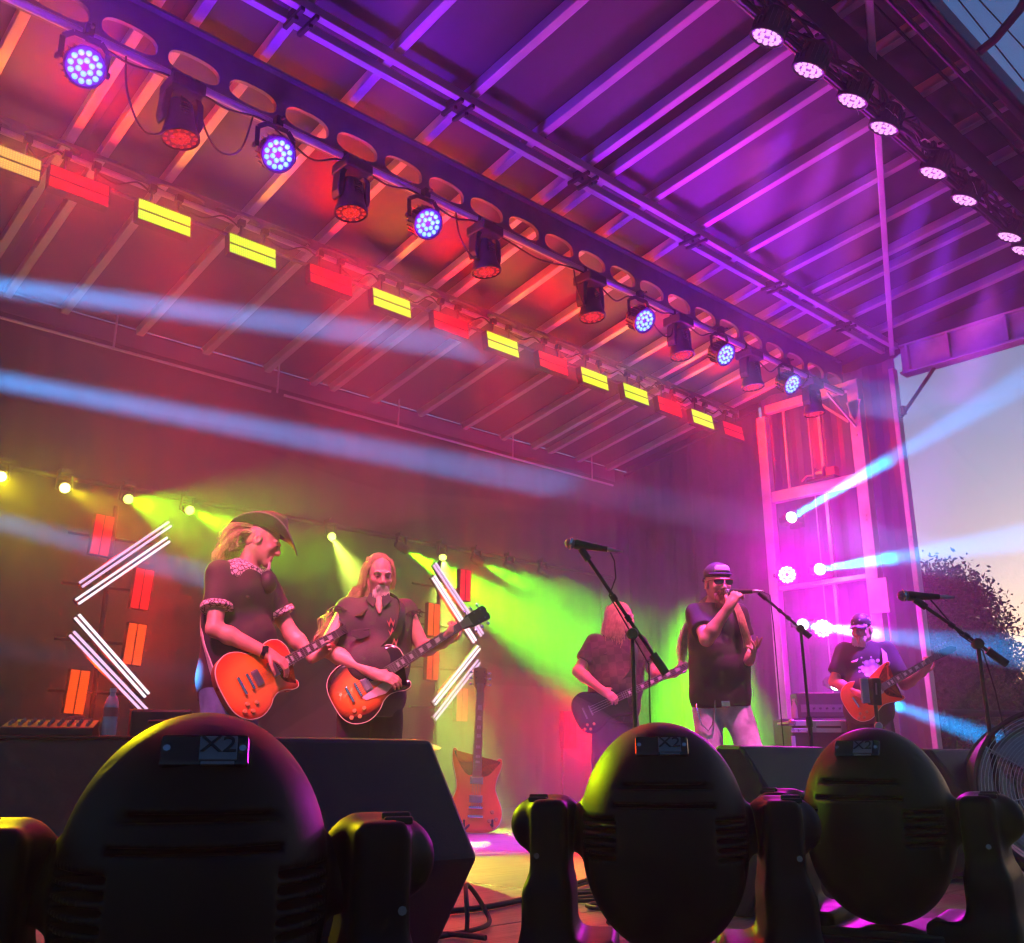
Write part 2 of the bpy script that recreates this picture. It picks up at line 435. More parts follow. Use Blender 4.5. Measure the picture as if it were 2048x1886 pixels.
# winch that sits on the cross beam
wch = thing('cable_winch', 'small red-lit cable winch sitting on the tower cross beam', 'winch', (9.64, 5.32, 3.485))
MB().box((0, 0, 0.015), (0.16, 0.34, 0.03)).build('base_plate', BLACKM, wch, smooth=0, bevel=0.004)
MB().lathe([(0.075, -.06), (0.075, -.05), (0.05, -.05), (0.05, .05), (0.075, .05), (0.075, .06)], 20, Matrix.Translation((0, 0.03, 0.09)) @ Matrix.Rotation(R(90), 4, 'X')).build('drum', STEEL, wch)
MB().box((0, -.11, 0.08), (0.10, 0.12, 0.11)).build('motor', pbr('red_enamel', (0.5, 0.05, 0.04), 0.4), wch, smooth=0, bevel=0.012)
MB().tube([(0, 0.12, 0.09), (0, 0.20, 0.10), (-0.02, 0.26, 0.04)], 0.012, 8).build('crank', STEEL, wch)

# ---- back wall drape with soft folds
bd = thing('backdrop_drape', 'tall plain grey drape closing off the back of the stage', 'drape', (4.0, 8.3, 0))
P = []; F = []; ncol = 420
for i in range(ncol + 1):
    x = -5.7 + 11.62 * i / ncol
    w = 0.025 * math.sin(x * 9 + 1.3 * math.sin(x * 2.1)) + 0.012 * math.sin(x * 21 + 2)
    for (z, k) in ((0.02, 1.0), (1.3, 1.0), (2.6, 0.85), (3.95, 0.6)): P.append((x, w * k, z))
for i in range(ncol):
    for j in range(3): F.append((i * 4 + j, i * 4 + 4 + j, i * 4 + 5 + j, i * 4 + 1 + j))
MB().add(P, F).build('cloth', pbr('drape_cloth', (0.035, 0.033, 0.033), 0.9, vary=0.2, scale=1.2), bd, smooth=80)
MB().tube([(-5.7, -0.08, 3.985), (0.35, -0.08, 3.985)], 0.014, 8).build('hanging_pipe', ALU, bd); MB().tube([(0.50, -0.08, 3.985), (5.4, -0.08, 3.985)], 0.014, 8).build('hanging_pipe', ALU, bd)
for x in (-4.9, -1.2, 0.42, 1.9, 3.6, 5.0): MB().tube([(x, -0.08, 3.99), (x, -0.08, 4.3)], 0.01, 6).build('hanger', ALU, bd)
MB().box((0.15, 0.12, 2.1), (11.9, 0.03, 4.4)).build('wall_panel', BLACKM, bd, smooth=0)

# black side drape added so the green beams don't light the wall there
sdp = thing('added_side_drape', 'black drape added between the side tower and the back of the stage to soak up green light', 'drape', (9.80, 7.25, 0))
P = []; F = []; ncol = 90
for i in range(ncol + 1):
    y = -1.05 + 2.1 * i / ncol; w = 0.03 * math.sin(y * 17 + 1.1 * math.sin(y * 4)) + .012 * math.sin(y * 41)
    for (z, k_) in ((0.02, 1.0), (1.5, 1.0), (3.0, .85), (zu(y + 7.25) + .06, .5)): P.append((w * k_, y, z))
for i in range(ncol):
    for j in range(3): F.append((i * 4 + j, i * 4 + 1 + j, i * 4 + 5 + j, i * 4 + 4 + j))
MB().add(P, F).build('cloth', pbr('black_drape', (0.03, 0.028, 0.03), 0.9, vary=.2), sdp, smooth=80)
MB().tube([(-0.05, -1.06, zu(6.19) - .06), (-0.05, 1.06, zu(8.31) - .06)], .02, 8).build('hanging_pipe', BLACKM, sdp)

# ================================================================== LIGHT FIXTURES
LEDB = emit('blue_white_led', (0.26, 0.78, 1.0), 1.3)
LEDP = emit('pink_white_led', (1.0, 0.45, 0.92), 1.35)
LEDR = emit('red_led', (1.0, 0.03, 0.01), 0.95)
FACEB = pbr('dark_lens_plate', (0.01, 0.012, 0.03), 0.25, vary=0.1)
GLOWB = emit('blue_lit_lens_plate', (0.02, 0.03, 0.9), 0.5)
GLOWP = emit('pink_lit_lens_plate', (0.55, 0.06, 0.75), 0.75)
GLOWR = emit('red_lit_lens_plate', (0.8, 0.01, 0.01), 0.35)

_led = {}
def led_mesh(r):
    if r not in _led:
        mb = MB().lathe([(r, 0), (r, 0.004), (r * 0.8, r * 0.55), (r * 0.4, r * 0.8), (0.0005, r * 0.88)], 10)
        me = bpy.data.meshes.new('led'); me.from_pydata(mb.v, [], mb.f); me.update(); me.shade_smooth()
        _led[r] = me
    return _led[r]
LEDPOS = [(0.036 * math.cos(2 * math.pi * (k + .5) / 6), 0.036 * math.sin(2 * math.pi * (k + .5) / 6)) for k in range(6)] + \
         [(0.075 * math.cos(2 * math.pi * k / 12), 0.075 * math.sin(2 * math.pi * k / 12)) for k in range(12)]
_ledm = {}
def add_leds(parent, mat, r, zf, k=1.0, pos=LEDPOS, name='led'):
    key = (r, mat.name)
    if key not in _ledm:
        me = led_mesh(r).copy(); me.materials.append(mat); _ledm[key] = me
    for (x, y) in pos:
        o = bpy.data.objects.new(name, _ledm[key]); COL.objects.link(o); o.parent = parent; o.location = (x * k, y * k, zf)

_fx = {}
def cached(key, mb, name, mat, parent, smooth=35, bevel=0.0, M=None):
    if key not in _fx:
        o = mb().build(name, mat, parent, smooth, bevel, M); _fx[key] = o; return o
    o = share(name, _fx[key], parent, M if M is not None else Matrix())
    if bevel:
        b = o.modifiers.new('bevel', 'BEVEL'); b.width = bevel; b.segments = 2; b.limit_method = 'ANGLE'; b.angle_limit = R(40)
    return o

def par_can(pos, d, label, ledmat, glow, hang, group):
    """LED par can: pos is the centre of its face, d where it points, hang = height of the pipe above"""
    t = thing('par_light', label, 'stage light', pos, 0, group)
    M = frame(d) @ Matrix.Translation((0, 0, -0.145))
    can = cached('can', lambda: MB().lathe([(0.045, -.03), (0.075, -.02), (0.095, 0.02), (0.102, 0.06), (0.104, 0.135), (0.112, 0.137), (0.112, 0.158), (0.103, 0.160), (0.101, 0.146), (0.001, 0.145)], 28), 'can', BLACK, t, 40, 0, M)
    cached('plate' + glow.name, lambda: MB().lathe([(0.099, 0.1465), (0.099, 0.148), (0.001, 0.148)], 24), 'lens_plate', glow, can)
    def fins():
        mb = MB()
        for k in range(20):
            a = 2 * math.pi * k / 20
            mb.box((0.106 * math.cos(a), 0.106 * math.sin(a), 0.07), (0.014, 0.004, 0.10), Matrix.Rotation(a, 4, 'Z'))
        return mb
    cached('fins', fins, 'cooling_fins', BLACKM, can, 0)
    add_leds(can, ledmat, 0.0165, 0.148)
    # bracket: a U around the can, and the clamp on the pipe
    side = frame(d) @ Vector((1, 0, 0)); up = Vector((0, 0, 1))
    back = Vector(d).normalized() * -0.075
    tub = [back + side * 0.118, back + side * 0.122 + up * (hang * 0.55), back * 0.6 + side * 0.07 + up * (hang - 0.06), back * 0.6 - side * 0.07 + up * (hang - 0.06), back - side * 0.122 + up * (hang * 0.55), back - side * 0.118]
    mb = MB()
    for q in range(len(tub) - 1): mb.beam(tub[q], tub[q + 1], 0.03, 0.006, d)
    mb.build('yoke', BLACKM, t, 0)
    c = back * 0.6 + up * (hang - 0.02)
    MB().box(c, (0.05, 0.055, 0.07)).tube([c + Vector((0, -.045, 0)), c + Vector((0, -.075, 0))], 0.012, 6).build('clamp', BLACKM, t, 0, 0.004)
    for s in (-1, 1):
        MB().lathe([(0.018, 0), (0.02, 0.006), (0.02, 0.016), (0.012, 0.02)], 10, Matrix.Translation(back + side * 0.126 * s) @ frame(side * s)).build('knob', BLACKM, t)
    return t

# blue par cans on the lighting girder
BX = [(1.32, 4.19), (2.50, 4.19), (3.68, 4.18), (6.03, 4.19), (7.21, 4.22), (8.35, 4.23)]
BD = Vector((-0.05, -0.80, -0.60))
for i, (x, z) in enumerate(BX):
    t = par_can((x, 4.86, z - 0.07), BD, f'blue-white LED par light, {ORD[i]} from the left under the holed girder', LEDB, GLOWB, 0.25, 'blue par lights on the girder')
    lamp('SPOT', t, BD * 0.10, Vector((0, -.75, .66)), (0.13, 0.0, 1.0), 45, 165, 0.5, 0.09)
    lamp('POINT', t, BD * 0.12, BD, (0.20, 0.0, 1.0), 20, soft=0.09)

# purple par cans along the front truss (the row goes on past the picture's top edge)
PXZ = [(4.57, 4.80), (5.05, 4.82), (5.62, 4.88), (6.07, 4.88), (6.85, 4.86), (7.41, 4.86), (8.32, 4.88), (8.62, 4.86)]
PD = Vector((-0.10, 0.42, -0.90))
KEY = {0: (5.45, 3.85, 1.15), 2: (5.97, 5.2, 1.2), 3: (5.5, 3.85, .8), 6: (8.0, 4.15, 1.15)}
for i, (x, z) in enumerate(PXZ):
    t = par_can((x, 2.62, z), PD, f'pink-purple LED par light, {ORD[i]} from the top along the front truss', LEDP, GLOWP, 0.20, 'purple par lights on the front truss')
    lamp('SPOT', t, PD * 0.05, PD, (0.25, 0.02, 1.0), 3000, 16, 0.6, 0.07)
    if i in KEY:
        tg = Vector(KEY[i]) - Vector((x, 2.62, z)); lamp('SPOT', t, PD * 0.07, tg, (1.0, 0.10, 0.42), 1900, 17, 0.9, 0.09)
for i, (x, tg, w) in enumerate(((-0.6, (2.5, 4.9, 1.25), 3000), (1.0, (2.6, 4.95, 1.1), 600), (1.9, (3.32, 4.78, 1.2), 2400))):
    d = Vector(tg) - Vector((x, 2.62, 4.86))
    t = par_can((x, 2.62, 4.86), d.normalized(), f'pink LED par light on the truss above the camera, out of view, {ORD[i]} one', LEDP, GLOWP, 0.20, 'purple par lights on the front truss')
    lamp('SPOT', t, d.normalized() * 0.05, d, (1.0, 0.13, 0.34), w, 19, 0.8, 0.09)

# wash moving heads with red faces
def wash_head(x, i):
    t = thing('wash_moving_head', f'black moving head with red LED face, {ORD[i]} from the left under the girder', 'moving light', (x, 4.95, 4.37), 0, 'red moving heads on the girder')
    cached('wbase', lambda: MB().box((0, 0, -0.05), (0.21, 0.20, 0.085)).box((0, 0, 0.01), (0.10, 0.05, 0.05)), 'base', BLACK, t, 0, 0.014)
    for s in (-1, 1): cached('wclamp%d' % s, lambda: MB().box((.075 * s, 0, 0.02), (0.03, 0.055, 0.07)), 'clamp', BLACKM, t, 0, 0.004)
    for s in (-1, 1):
        cached('warm%d' % s, lambda: MB().prism([(0.10, 0.0), (0.12, -.03), (0.128, -.17), (0.115, -.215), (0.095, -.215), (0.088, -.16), (0.075, -.03), (0.06, 0)], -0.045, 0.045,
               Matrix.Translation((0, 0, -0.09)) @ Matrix.Scale(s, 4, (1, 0, 0)) @ Matrix.Rotation(R(90), 4, 'X')), 'yoke_arm', BLACK, t, 0, 0.008)
    rngl = random.Random(i)
    d = Vector((0.06 + rngl.uniform(-.05, .05), -0.10 + rngl.uniform(-.06, .06), -1))
    M = Matrix.Translation((0, 0, -0.245)) @ frame(d, (0, 1, 0))
    h = cached('whead', lambda: MB().lathe([(0.02, -.12), (0.06, -.115), (0.078, -.09), (0.084, -.02), (0.09, 0.05), (0.105, 0.10), (0.112, 0.115), (0.112, 0.138), (0.104, 0.140), (0.102, 0.127), (0.001, 0.126)], 26), 'head', BLACK, t, 40, 0, M)
    cached('wplate', lambda: MB().lathe([(0.1, 0.1275), (0.1, 0.129), (0.001, 0.129)], 24), 'lens_plate', GLOWR, h)
    add_leds(h, LEDR, 0.0125, 0.129, 0.62, LEDPOS)
    add_leds(h, LEDR, 0.0115, 0.129, 1.13, LEDPOS[6:])
    for k in range(5):
        for s in (-1, 1): cached('wvent', lambda: MB().box((0, 0, 0), (0.06, 0.012, 0.006)), 'vent', BLACKM, h, 0, 0, Matrix.Translation((0.0, s * 0.083, -0.07 + 0.018 * k)))
    lamp('SPOT', t, Vector((0, 0, -0.245)) + d.normalized() * 0.17, d, (1.0, 0.0, 0.0), 800, 36, 0.8, 0.08)
for i, x in enumerate((1.90, 3.10, 4.29, 5.45, 6.63, 7.75, 8.88)): wash_head(x, i)

# LED strobe panels
YEL = emit('yellow_led_panel', (0.46, 0.80, 0.0), 2.4, grid=62)
YEL2 = emit('amber_led_panel', (1.0, 0.62, 0.10), 1.25, grid=62)
REDP = emit('red_led_panel', (1.0, 0.004, 0.0), 1.3, grid=62)
ORAP = emit('orange_led_panel', (1.0, 0.085, 0.0), 1.4, grid=62)
def led_panel(pos, kind, label, group, upright=False, glow=None, pipe=None, rot=0.0, tilt=0.0, h=None):
    t = thing('led_panel', label, 'light panel', pos, 0, group)
    W, H = 0.40, 0.185
    M = Matrix.Rotation(tilt, 4, 'X') @ Matrix.Rotation(rot + (R(90) if upright else 0), 4, 'Y') @ Matrix.Scale(.77 if upright else 1.0, 4)
    hs = cached('ph', lambda: MB().box((0, 0.035, 0), (W, 0.06, H)).box((0, 0.002, H / 2 - .003), (W, 0.012, 0.006)).box((0, 0.002, -H / 2 + .003), (W, 0.012, 0.006)).box((W / 2 - .003, 0.002, 0), (0.006, 0.012, H - .012)).box((-W / 2 + .003, 0.002, 0), (0.006, 0.012, H - .012)).box((0, 0.001, 0), (W - .012, 0.010, 0.010)), 'housing', BLACK, t, 0, 0, M)
    for s in (-1, 1):
        cached('pf' + kind.name, lambda: MB().box((0, 0.0, 0), (W - 0.014, 0.006, (H - 0.03) / 2)), 'led_strip', kind, hs, 0, 0, Matrix.Translation((0, 0.001, s * (H / 4 + 0.0005))))
    if pipe is not None:
        for s in (-1, 1): cached('phang%d' % s, lambda: MB().tube([(.10 * s, 0.03, 0.09), (.10 * s, 0.03, pipe)], 0.009, 8).box((.1 * s, 0.03, pipe), (0.05, 0.05, 0.05)), 'hanger', BLACKM, t, 0)
    else:
        MB().box((0, 0.085, 0), (0.04, 0.05, 0.10)).build('bracket', BLACKM, t, 0)
    if glow:
        col, w = glow
        lamp('AREA', t, (0, -0.03, 0), (0, -1, -0.0), col, w, 180, sx=0.38 if not upright else 0.13, sy=0.17 if not upright else 0.29)
    return t
RG, YG, OG = ((1.0, 0.0, 0.0), 40), ((1.0, 0.30, 0.0), 8), ((1.0, 0.03, 0.0), 9)
LP = [(1.33, 'a'), (1.78, 'r'), (2.38, 'y'), (3.08, 'y'), (3.78, 'r'), (4.39, 'y'), (5.04, 'r'), (5.67, 'y'), (6.34, 'r'), (6.94, 'y'), (7.59, 'y'), (8.16, 'r'), (8.76, 'y'), (9.36, 'r')]
cnt = {'r': 0, 'y': 0, 'a': 0}
for (x, c) in LP:
    km = {'a': YEL2, 'r': REDP, 'y': YEL}[c]
    nm = {'a': 'amber LED panel cut by the left edge of the picture, in the overhead row',
          'r': f'glowing red LED panel, {ORD[cnt["r"]]} red one from the left in the overhead row',
          'y': f'bright yellow LED panel, {ORD[cnt["y"]]} yellow one from the left in the overhead row'}[c]
    cnt[c] += 1
    led_panel((x, 6.27, 4.25), km, nm, 'LED panels under the rear girder', glow=RG if c == 'r' else YG, pipe=0.21, tilt=R(-9))
VL = [((2.54, 7.2, 2.09), REDP, 'red upright LED panel at the top left, above the white light tubes'), ((2.88, 7.2, 1.73), REDP, 'red upright LED panel behind the hatted guitarist, just below the upper white tubes'),
      ((2.87, 7.2, 1.32), ORAP, 'orange upright LED panel right of the lower left white tubes'), ((2.50, 7.2, 0.96), ORAP, 'orange upright LED panel lowest at the far left, near the desk'),
      ((6.03, 7.2, 2.13), REDP, 'red upright LED panel at the top right of the chevron tubes, beside the bearded guitarist'), ((5.65, 7.2, 1.76), ORAP, 'upper orange upright LED panel right of the bearded guitarist'),
      ((5.65, 7.2, 1.36), ORAP, 'lower orange upright LED panel behind the bearded guitarist\'s fretting hand'), ((6.01, 7.2, 1.00), REDP, 'red upright LED panel right of the lower right white tubes')]
for p, k, lb in VL:
    led_panel(p, k, lb, 'upright LED panels behind the band', True, ((1.0, 0.0, 0.0), 11) if k is REDP else OG, rot=R(3) if p[0] < 4 else R(1))

# white LED light tubes forming two chevrons
TUBE = emit('white_led_tube', (1.0, 0.86, 1.0), 1.5)
TUBE2 = emit('lilac_led_tube', (0.95, 0.62, 1.0), 1.15)
TL = [((2.96, 2.21), (2.36, 1.67), TUBE2, 'upper outer white light tube of the left chevron'), ((2.96, 2.09), (2.35, 1.55), TUBE, 'upper inner white light tube of the left chevron'),
      ((2.36, 1.46), (2.92, 0.94), TUBE, 'lower inner white light tube of the left chevron'), ((2.34, 1.34), (2.92, 0.83), TUBE2, 'lower outer white light tube of the left chevron'),
      ((5.48, 2.24), (6.08, 1.63), TUBE2, 'upper outer white light tube of the right chevron'), ((5.47, 2.12), (5.99, 1.56), TUBE, 'upper inner white light tube of the right chevron'),
      ((6.04, 1.52), (5.51, 0.98), TUBE, 'lower inner white light tube of the right chevron'), ((6.04, 1.39), (5.52, 0.85), TUBE2, 'lower outer white light tube of the right chevron')]
for a, b, m, lb in TL:
    a3 = Vector((a[0], 7.0, a[1])); b3 = Vector((b[0], 7.0, b[1])); c = (a3 + b3) / 2
    t = thing('light_tube', lb, 'light tube', c, 0, 'white light tubes of the chevrons')
    dv = (b3 - a3); L = dv.length; M = frame(dv, (0, -1, 0))
    h = MB().box((0, -0.02, 0), (0.052, 0.03, L)).build('housing', BLACKM, t, 0, 0, M)
    for s in (-1, 1):
        MB().box((s * 0.0170, 0.004, 0), (0.017, 0.02, L - 0.01)).build('diffuser', m, h, 0, 0.004)
    for s in (-1, 1): MB().box((0, -0.045, L * .3 * s), (0.03, 0.03, 0.04)).build('bracket', BLACKM, h, 0)
# stands that carry panels and tubes
for i, (x, lb) in enumerate(((2.66, 'thin black upright carrying the left light tubes and panels'), (5.80, 'thin black upright carrying the right light tubes and panels'))):
    t = thing('light_stand', lb, 'light stand', (x, 7.32, 0), 0, 'uprights behind the band')
    MB().tube([(0, 0, 0.02), (0, 0, 2.35)], 0.02, 10).build('pole', BLACKM, t)
    for z in (2.1, 1.73, 1.33, 0.97): MB().tube([(-.32, 0, z), (.32, 0, z)], 0.012, 8).build('crossbar', BLACKM, t)
    MB().box((0, 0, 0.012), (0.6, 0.6, 0.022)).build('base_plate', BLACKM, t, 0, 0.004)

# small beam lights on the rear pipe
rp = thing('rear_light_bar', 'dark pipe on two posts carrying the green beam lights along the backdrop', 'light bar', (4.6, 8.1, 0))
MB().tube([(-5.5, 0, 2.72), (4.6, 0, 2.72)], 0.024, 10).build('pipe', BLACKM, rp)
for x in (-5.2, 4.4): MB().tube([(x, 0, 0.02), (x, 0, 2.72)], 0.03, 10).build('post', BLACKM, rp)
GREEN = emit('green_beam_lens', (0.75, 1.0, 0.10), 6.0); YELL = emit('yellow_beam_lens', (1.0, 1.0, 0.35), 6.0)
def beam_head(pos, d, label, lens, col, watt, size, group, scale=1.0, blend=0.5, name='beam_moving_head', base_dir=(0, 0, 1), spill=0):
    t = thing(name, label, 'moving light', pos, 0, group)
    d = Vector(d).normalized(); s = scale; bdv = Vector(base_dir).normalized()
    B = frame(bdv, (0.01, -1, 0.02) if abs(bdv.z) > .5 else (0, 0, 1))
    MB().box((0, 0, 0.20 * s), (0.17 * s, 0.15 * s, 0.06 * s)).box((0, 0, 0.245 * s), (0.05 * s, 0.05 * s, 0.05 * s)).build('base', BLACK, t, 0, 0.008 * s, B)
    for q in (-1, 1):
        MB().prism([(0.07 * s * q, 0.18 * s), (0.10 * s * q, 0.16 * s), (0.105 * s * q, 0.0), (0.10 * s * q, -.03 * s), (0.085 * s * q, -.03 * s), (0.08 * s * q, 0.10 * s), (0.06 * s * q, 0.17 * s)][::q], -0.03 * s, 0.03 * s, Matrix.Rotation(R(90), 4, 'X')).build('yoke_arm', BLACK, t, 0, 0.004 * s, B)
    H = frame(d, bdv)
    hd = MB().lathe([(0.03 * s, -.13 * s), (0.06 * s, -.11 * s), (0.072 * s, -.03 * s), (0.07 * s, 0.06 * s), (0.074 * s, 0.10 * s), (0.074 * s, 0.125 * s), (0.066 * s, 0.126 * s), (0.064 * s, 0.112 * s), (0.0005, 0.111 * s)], 22).build('head', BLACK, t, 40, 0, H)
    MB().lathe([(0.063 * s, 0.112 * s), (0.055 * s, 0.119 * s), (0.03 * s, 0.125 * s), (0.0005, 0.127 * s)], 22).build('lens', lens, hd)
    lamp('SPOT', t, d * 0.15 * s, d, col, watt, size, blend, 0.035 * s)
    if spill: lamp('POINT', t, d * 0.2 * s, d, col, spill, soft=0.05)
    return t
GX = [2.0, 2.47, 2.98, 3.51, 4.97, 5.82, 6.36, 6.84, 7.33, 7.86]
for i, x in enumerate(GX):
    yel = i < 2
    d = Vector((-0.36 if i == 0 else (-0.30 if i == 1 else 0.33), -0.93, -0.30))
    if i == 2: d = Vector((2.50, 5.05, 1.72)) - Vector((2.98, 7.98, 2.6))
    if i == 3: d = Vector((3.28, 4.88, 1.50)) - Vector((3.51, 7.98, 2.6))
    if i == 4: d = Vector((3.4, 3.6, 0)) - Vector((4.97, 7.98, 2.6))
    if i == 0: d = Vector((.44, 1.0, .52)) - Vector((2.0, 7.98, 2.6))
    if i == 1: d = Vector((1.25, 1.05, .48)) - Vector((2.47, 7.98, 2.6))
    if i >= 5: d = Vector((0.86, -0.16 - .03 * (i - 5), -0.40 + .03 * (i - 5)))
    if i == 6: d = Vector((4.9, 5.9, .4)) - Vector((6.36, 7.98, 2.6))
    w = 1500 if yel else (0, 0, 3600, 4800, 3800, 36000, 2600, 9000, 5000, 2500)[i]
    col = (1.0, 0.85, 0.0) if yel else ((0.80, 1.0, 0.10) if i == 4 else (0.5, 1.0, 0.1) if i == 6 else (0.32, 1.0, 0.0) if i < 4 else (0.15, 1.0, 0.0))
    beam_head((x, 7.98, 2.60), d, (f'yellow beam light flaring at the left edge, {ORD[i]} on the rear pipe' if yel else f'small green beam light, {ORD[i]} from the left on the rear pipe'),
              YELL if yel else GREEN, col, w, 7 if yel else 28 if i > 4 else 16 if i == 4 else 15 if i < 4 else 22, 'beam lights on the rear pipe', 0.62, 1.0, spill=11 if yel else 2.0)

# cyan beam heads and magenta par cans on the side tower
CY = emit('cyan_beam_lens', (0.75, 1.0, 1.0), 14.0)
CYL = [((9.45, 5.70, 3.08), (7.0, 2.34, 3.04), 'highest'), ((9.45, 5.40, 2.47), (7.0, 2.69, 1.96), 'second highest'), ((9.45, 5.66, 1.91), (7.0, 2.95, 1.28), 'third highest'), ((9.45, 5.34, 1.27), (8.0, 3.59, 0.80), 'lowest')]
for p, e, w in CYL:
    d = Vector(e) - Vector(p)
    beam_head(p, d, f'{w} of the cyan beam lights on the right side tower', CY, (0.0, 0.34, 1.0), 200000, 3.0, 'cyan beam lights on the side tower', 0.95, 0.25, base_dir=(1, 0, 0), spill=5)
# the matching heads on the left tower, out of the picture
LBM = [((1.03, 4.6, 2.6), (9.7, 3.9, 3.98)), ((1.1, 4.6, 2.15), (9.7, 4.1, 2.45)), ((1.2, 4.7, 1.53), (4.15, 8.25, 2.06)), ((1.31, 4.8, 0.98), (2.62, 5.1, 0.93))]
LW = (200000, 180000, 40000, 20000)
for i, (a, b) in enumerate(LBM):
    a = Vector(a); b = Vector(b); d = (b - a).normalized(); p = a - d * 2.0
    beam_head(p, d, f'blue beam light on the left tower out of view, {ORD[i]} from the top', CY, (0.06, 0.36, 1.0), LW[i], 2.5, 'beam lights on the left tower', 0.95, 0.25, base_dir=(-1, 0, 0))
MAGW = emit('magenta_par_face', (1.0, 0.75, 1.0), 9.0)
for i, (y, z, lb) in enumerate(((5.72, 2.45, 'upper magenta par light with white-hot face on the right tower'), (5.35, 1.83, 'lower magenta par light with white-hot face beside the cyan beam light'))):
    d = Vector((-0.80, -0.52, -0.1))
    t = par_can((9.38, y, z), d, lb, MAGW, GLOWP, 0.0, 'magenta par lights on the side tower')
    MB().box((0.16, 0.05, 0), (0.14, 0.04, 0.04)).build('bracket', BLACKM, t, 0)
    lamp('SPOT', t, d * 0.06, Vector((-0.72, -0.64, 0.20)), (1.0, 0.0, 0.95), 340, 90, 0.9, 0.09)
    lamp('POINT', t, d * 0.12, d, (1.0, 0.0, 0.8), 95, soft=0.10)

# ================================================================== SMOOTH FIGURES (implicit surface -> mesh)
V = lambda *a: np.array(a, dtype=float)
def nrm(v): v = np.asarray(v, float); return v / np.linalg.norm(v)

def surface_net(D, org, vox):
    S = D < 0
    n = D.shape
    c = [S[i:n[0] - 1 + i, j:n[1] - 1 + j, k:n[2] - 1 + k] for i in (0, 1) for j in (0, 1) for k in (0, 1)]
    anyv = c[0].copy(); allv = c[0].copy()
    for q in c[1:]: anyv |= q; allv &= q
    act = anyv & ~allv
    idx = np.argwhere(act)
    cid = -np.ones(act.shape, dtype=np.int64); cid[act] = np.arange(len(idx))
    acc = np.zeros((len(idx), 3)); cn = np.zeros(len(idx))
    corners = [(i, j, k) for i in (0, 1) for j in (0, 1) for k in (0, 1)]
    I, J, K = idx.T
    val = {q: D[I + q[0], J + q[1], K + q[2]] for q in corners}
    for a in corners:
        for ax in range(3):
            if a[ax]: continue
            b = list(a); b[ax] = 1; b = tuple(b)
            va, vb = val[a], val[b]; m = (va < 0) != (vb < 0)
            t = np.where(m, va / np.where(m, va - vb, 1), 0)
            p = np.repeat(np.array(a, float)[None], len(idx), 0); p[:, ax] += t
            acc += p * m[:, None]; cn += m
    P = (idx + acc / cn[:, None]) * vox + org
    F = []
    for ax in range(3):
        s0 = [slice(None)] * 3; s1 = [slice(None)] * 3
        s0[ax] = slice(0, n[ax] - 1); s1[ax] = slice(1, n[ax])
        A = S[tuple(s0)]; B = S[tuple(s1)]
        e = np.argwhere(A != B)
        u, w = (ax + 1) % 3, (ax + 2) % 3
        ok = (e[:, u] > 0) & (e[:, w] > 0) & (e[:, u] < n[u] - 1) & (e[:, w] < n[w] - 1)
        e = e[ok]
        flip = A[tuple(e.T)]
        def cc(du, dw):
            q = e.copy(); q[:, u] += du; q[:, w] += dw
            return cid[tuple(q.T)]
        quad = np.stack([cc(-1, -1), cc(0, -1), cc(0, 0), cc(-1, 0)], 1)
        quad[~flip] = quad[~flip][:, ::-1]
        F.append(quad)
    F = np.concatenate(F); F = F[(F >= 0).all(1)]
    return P, F

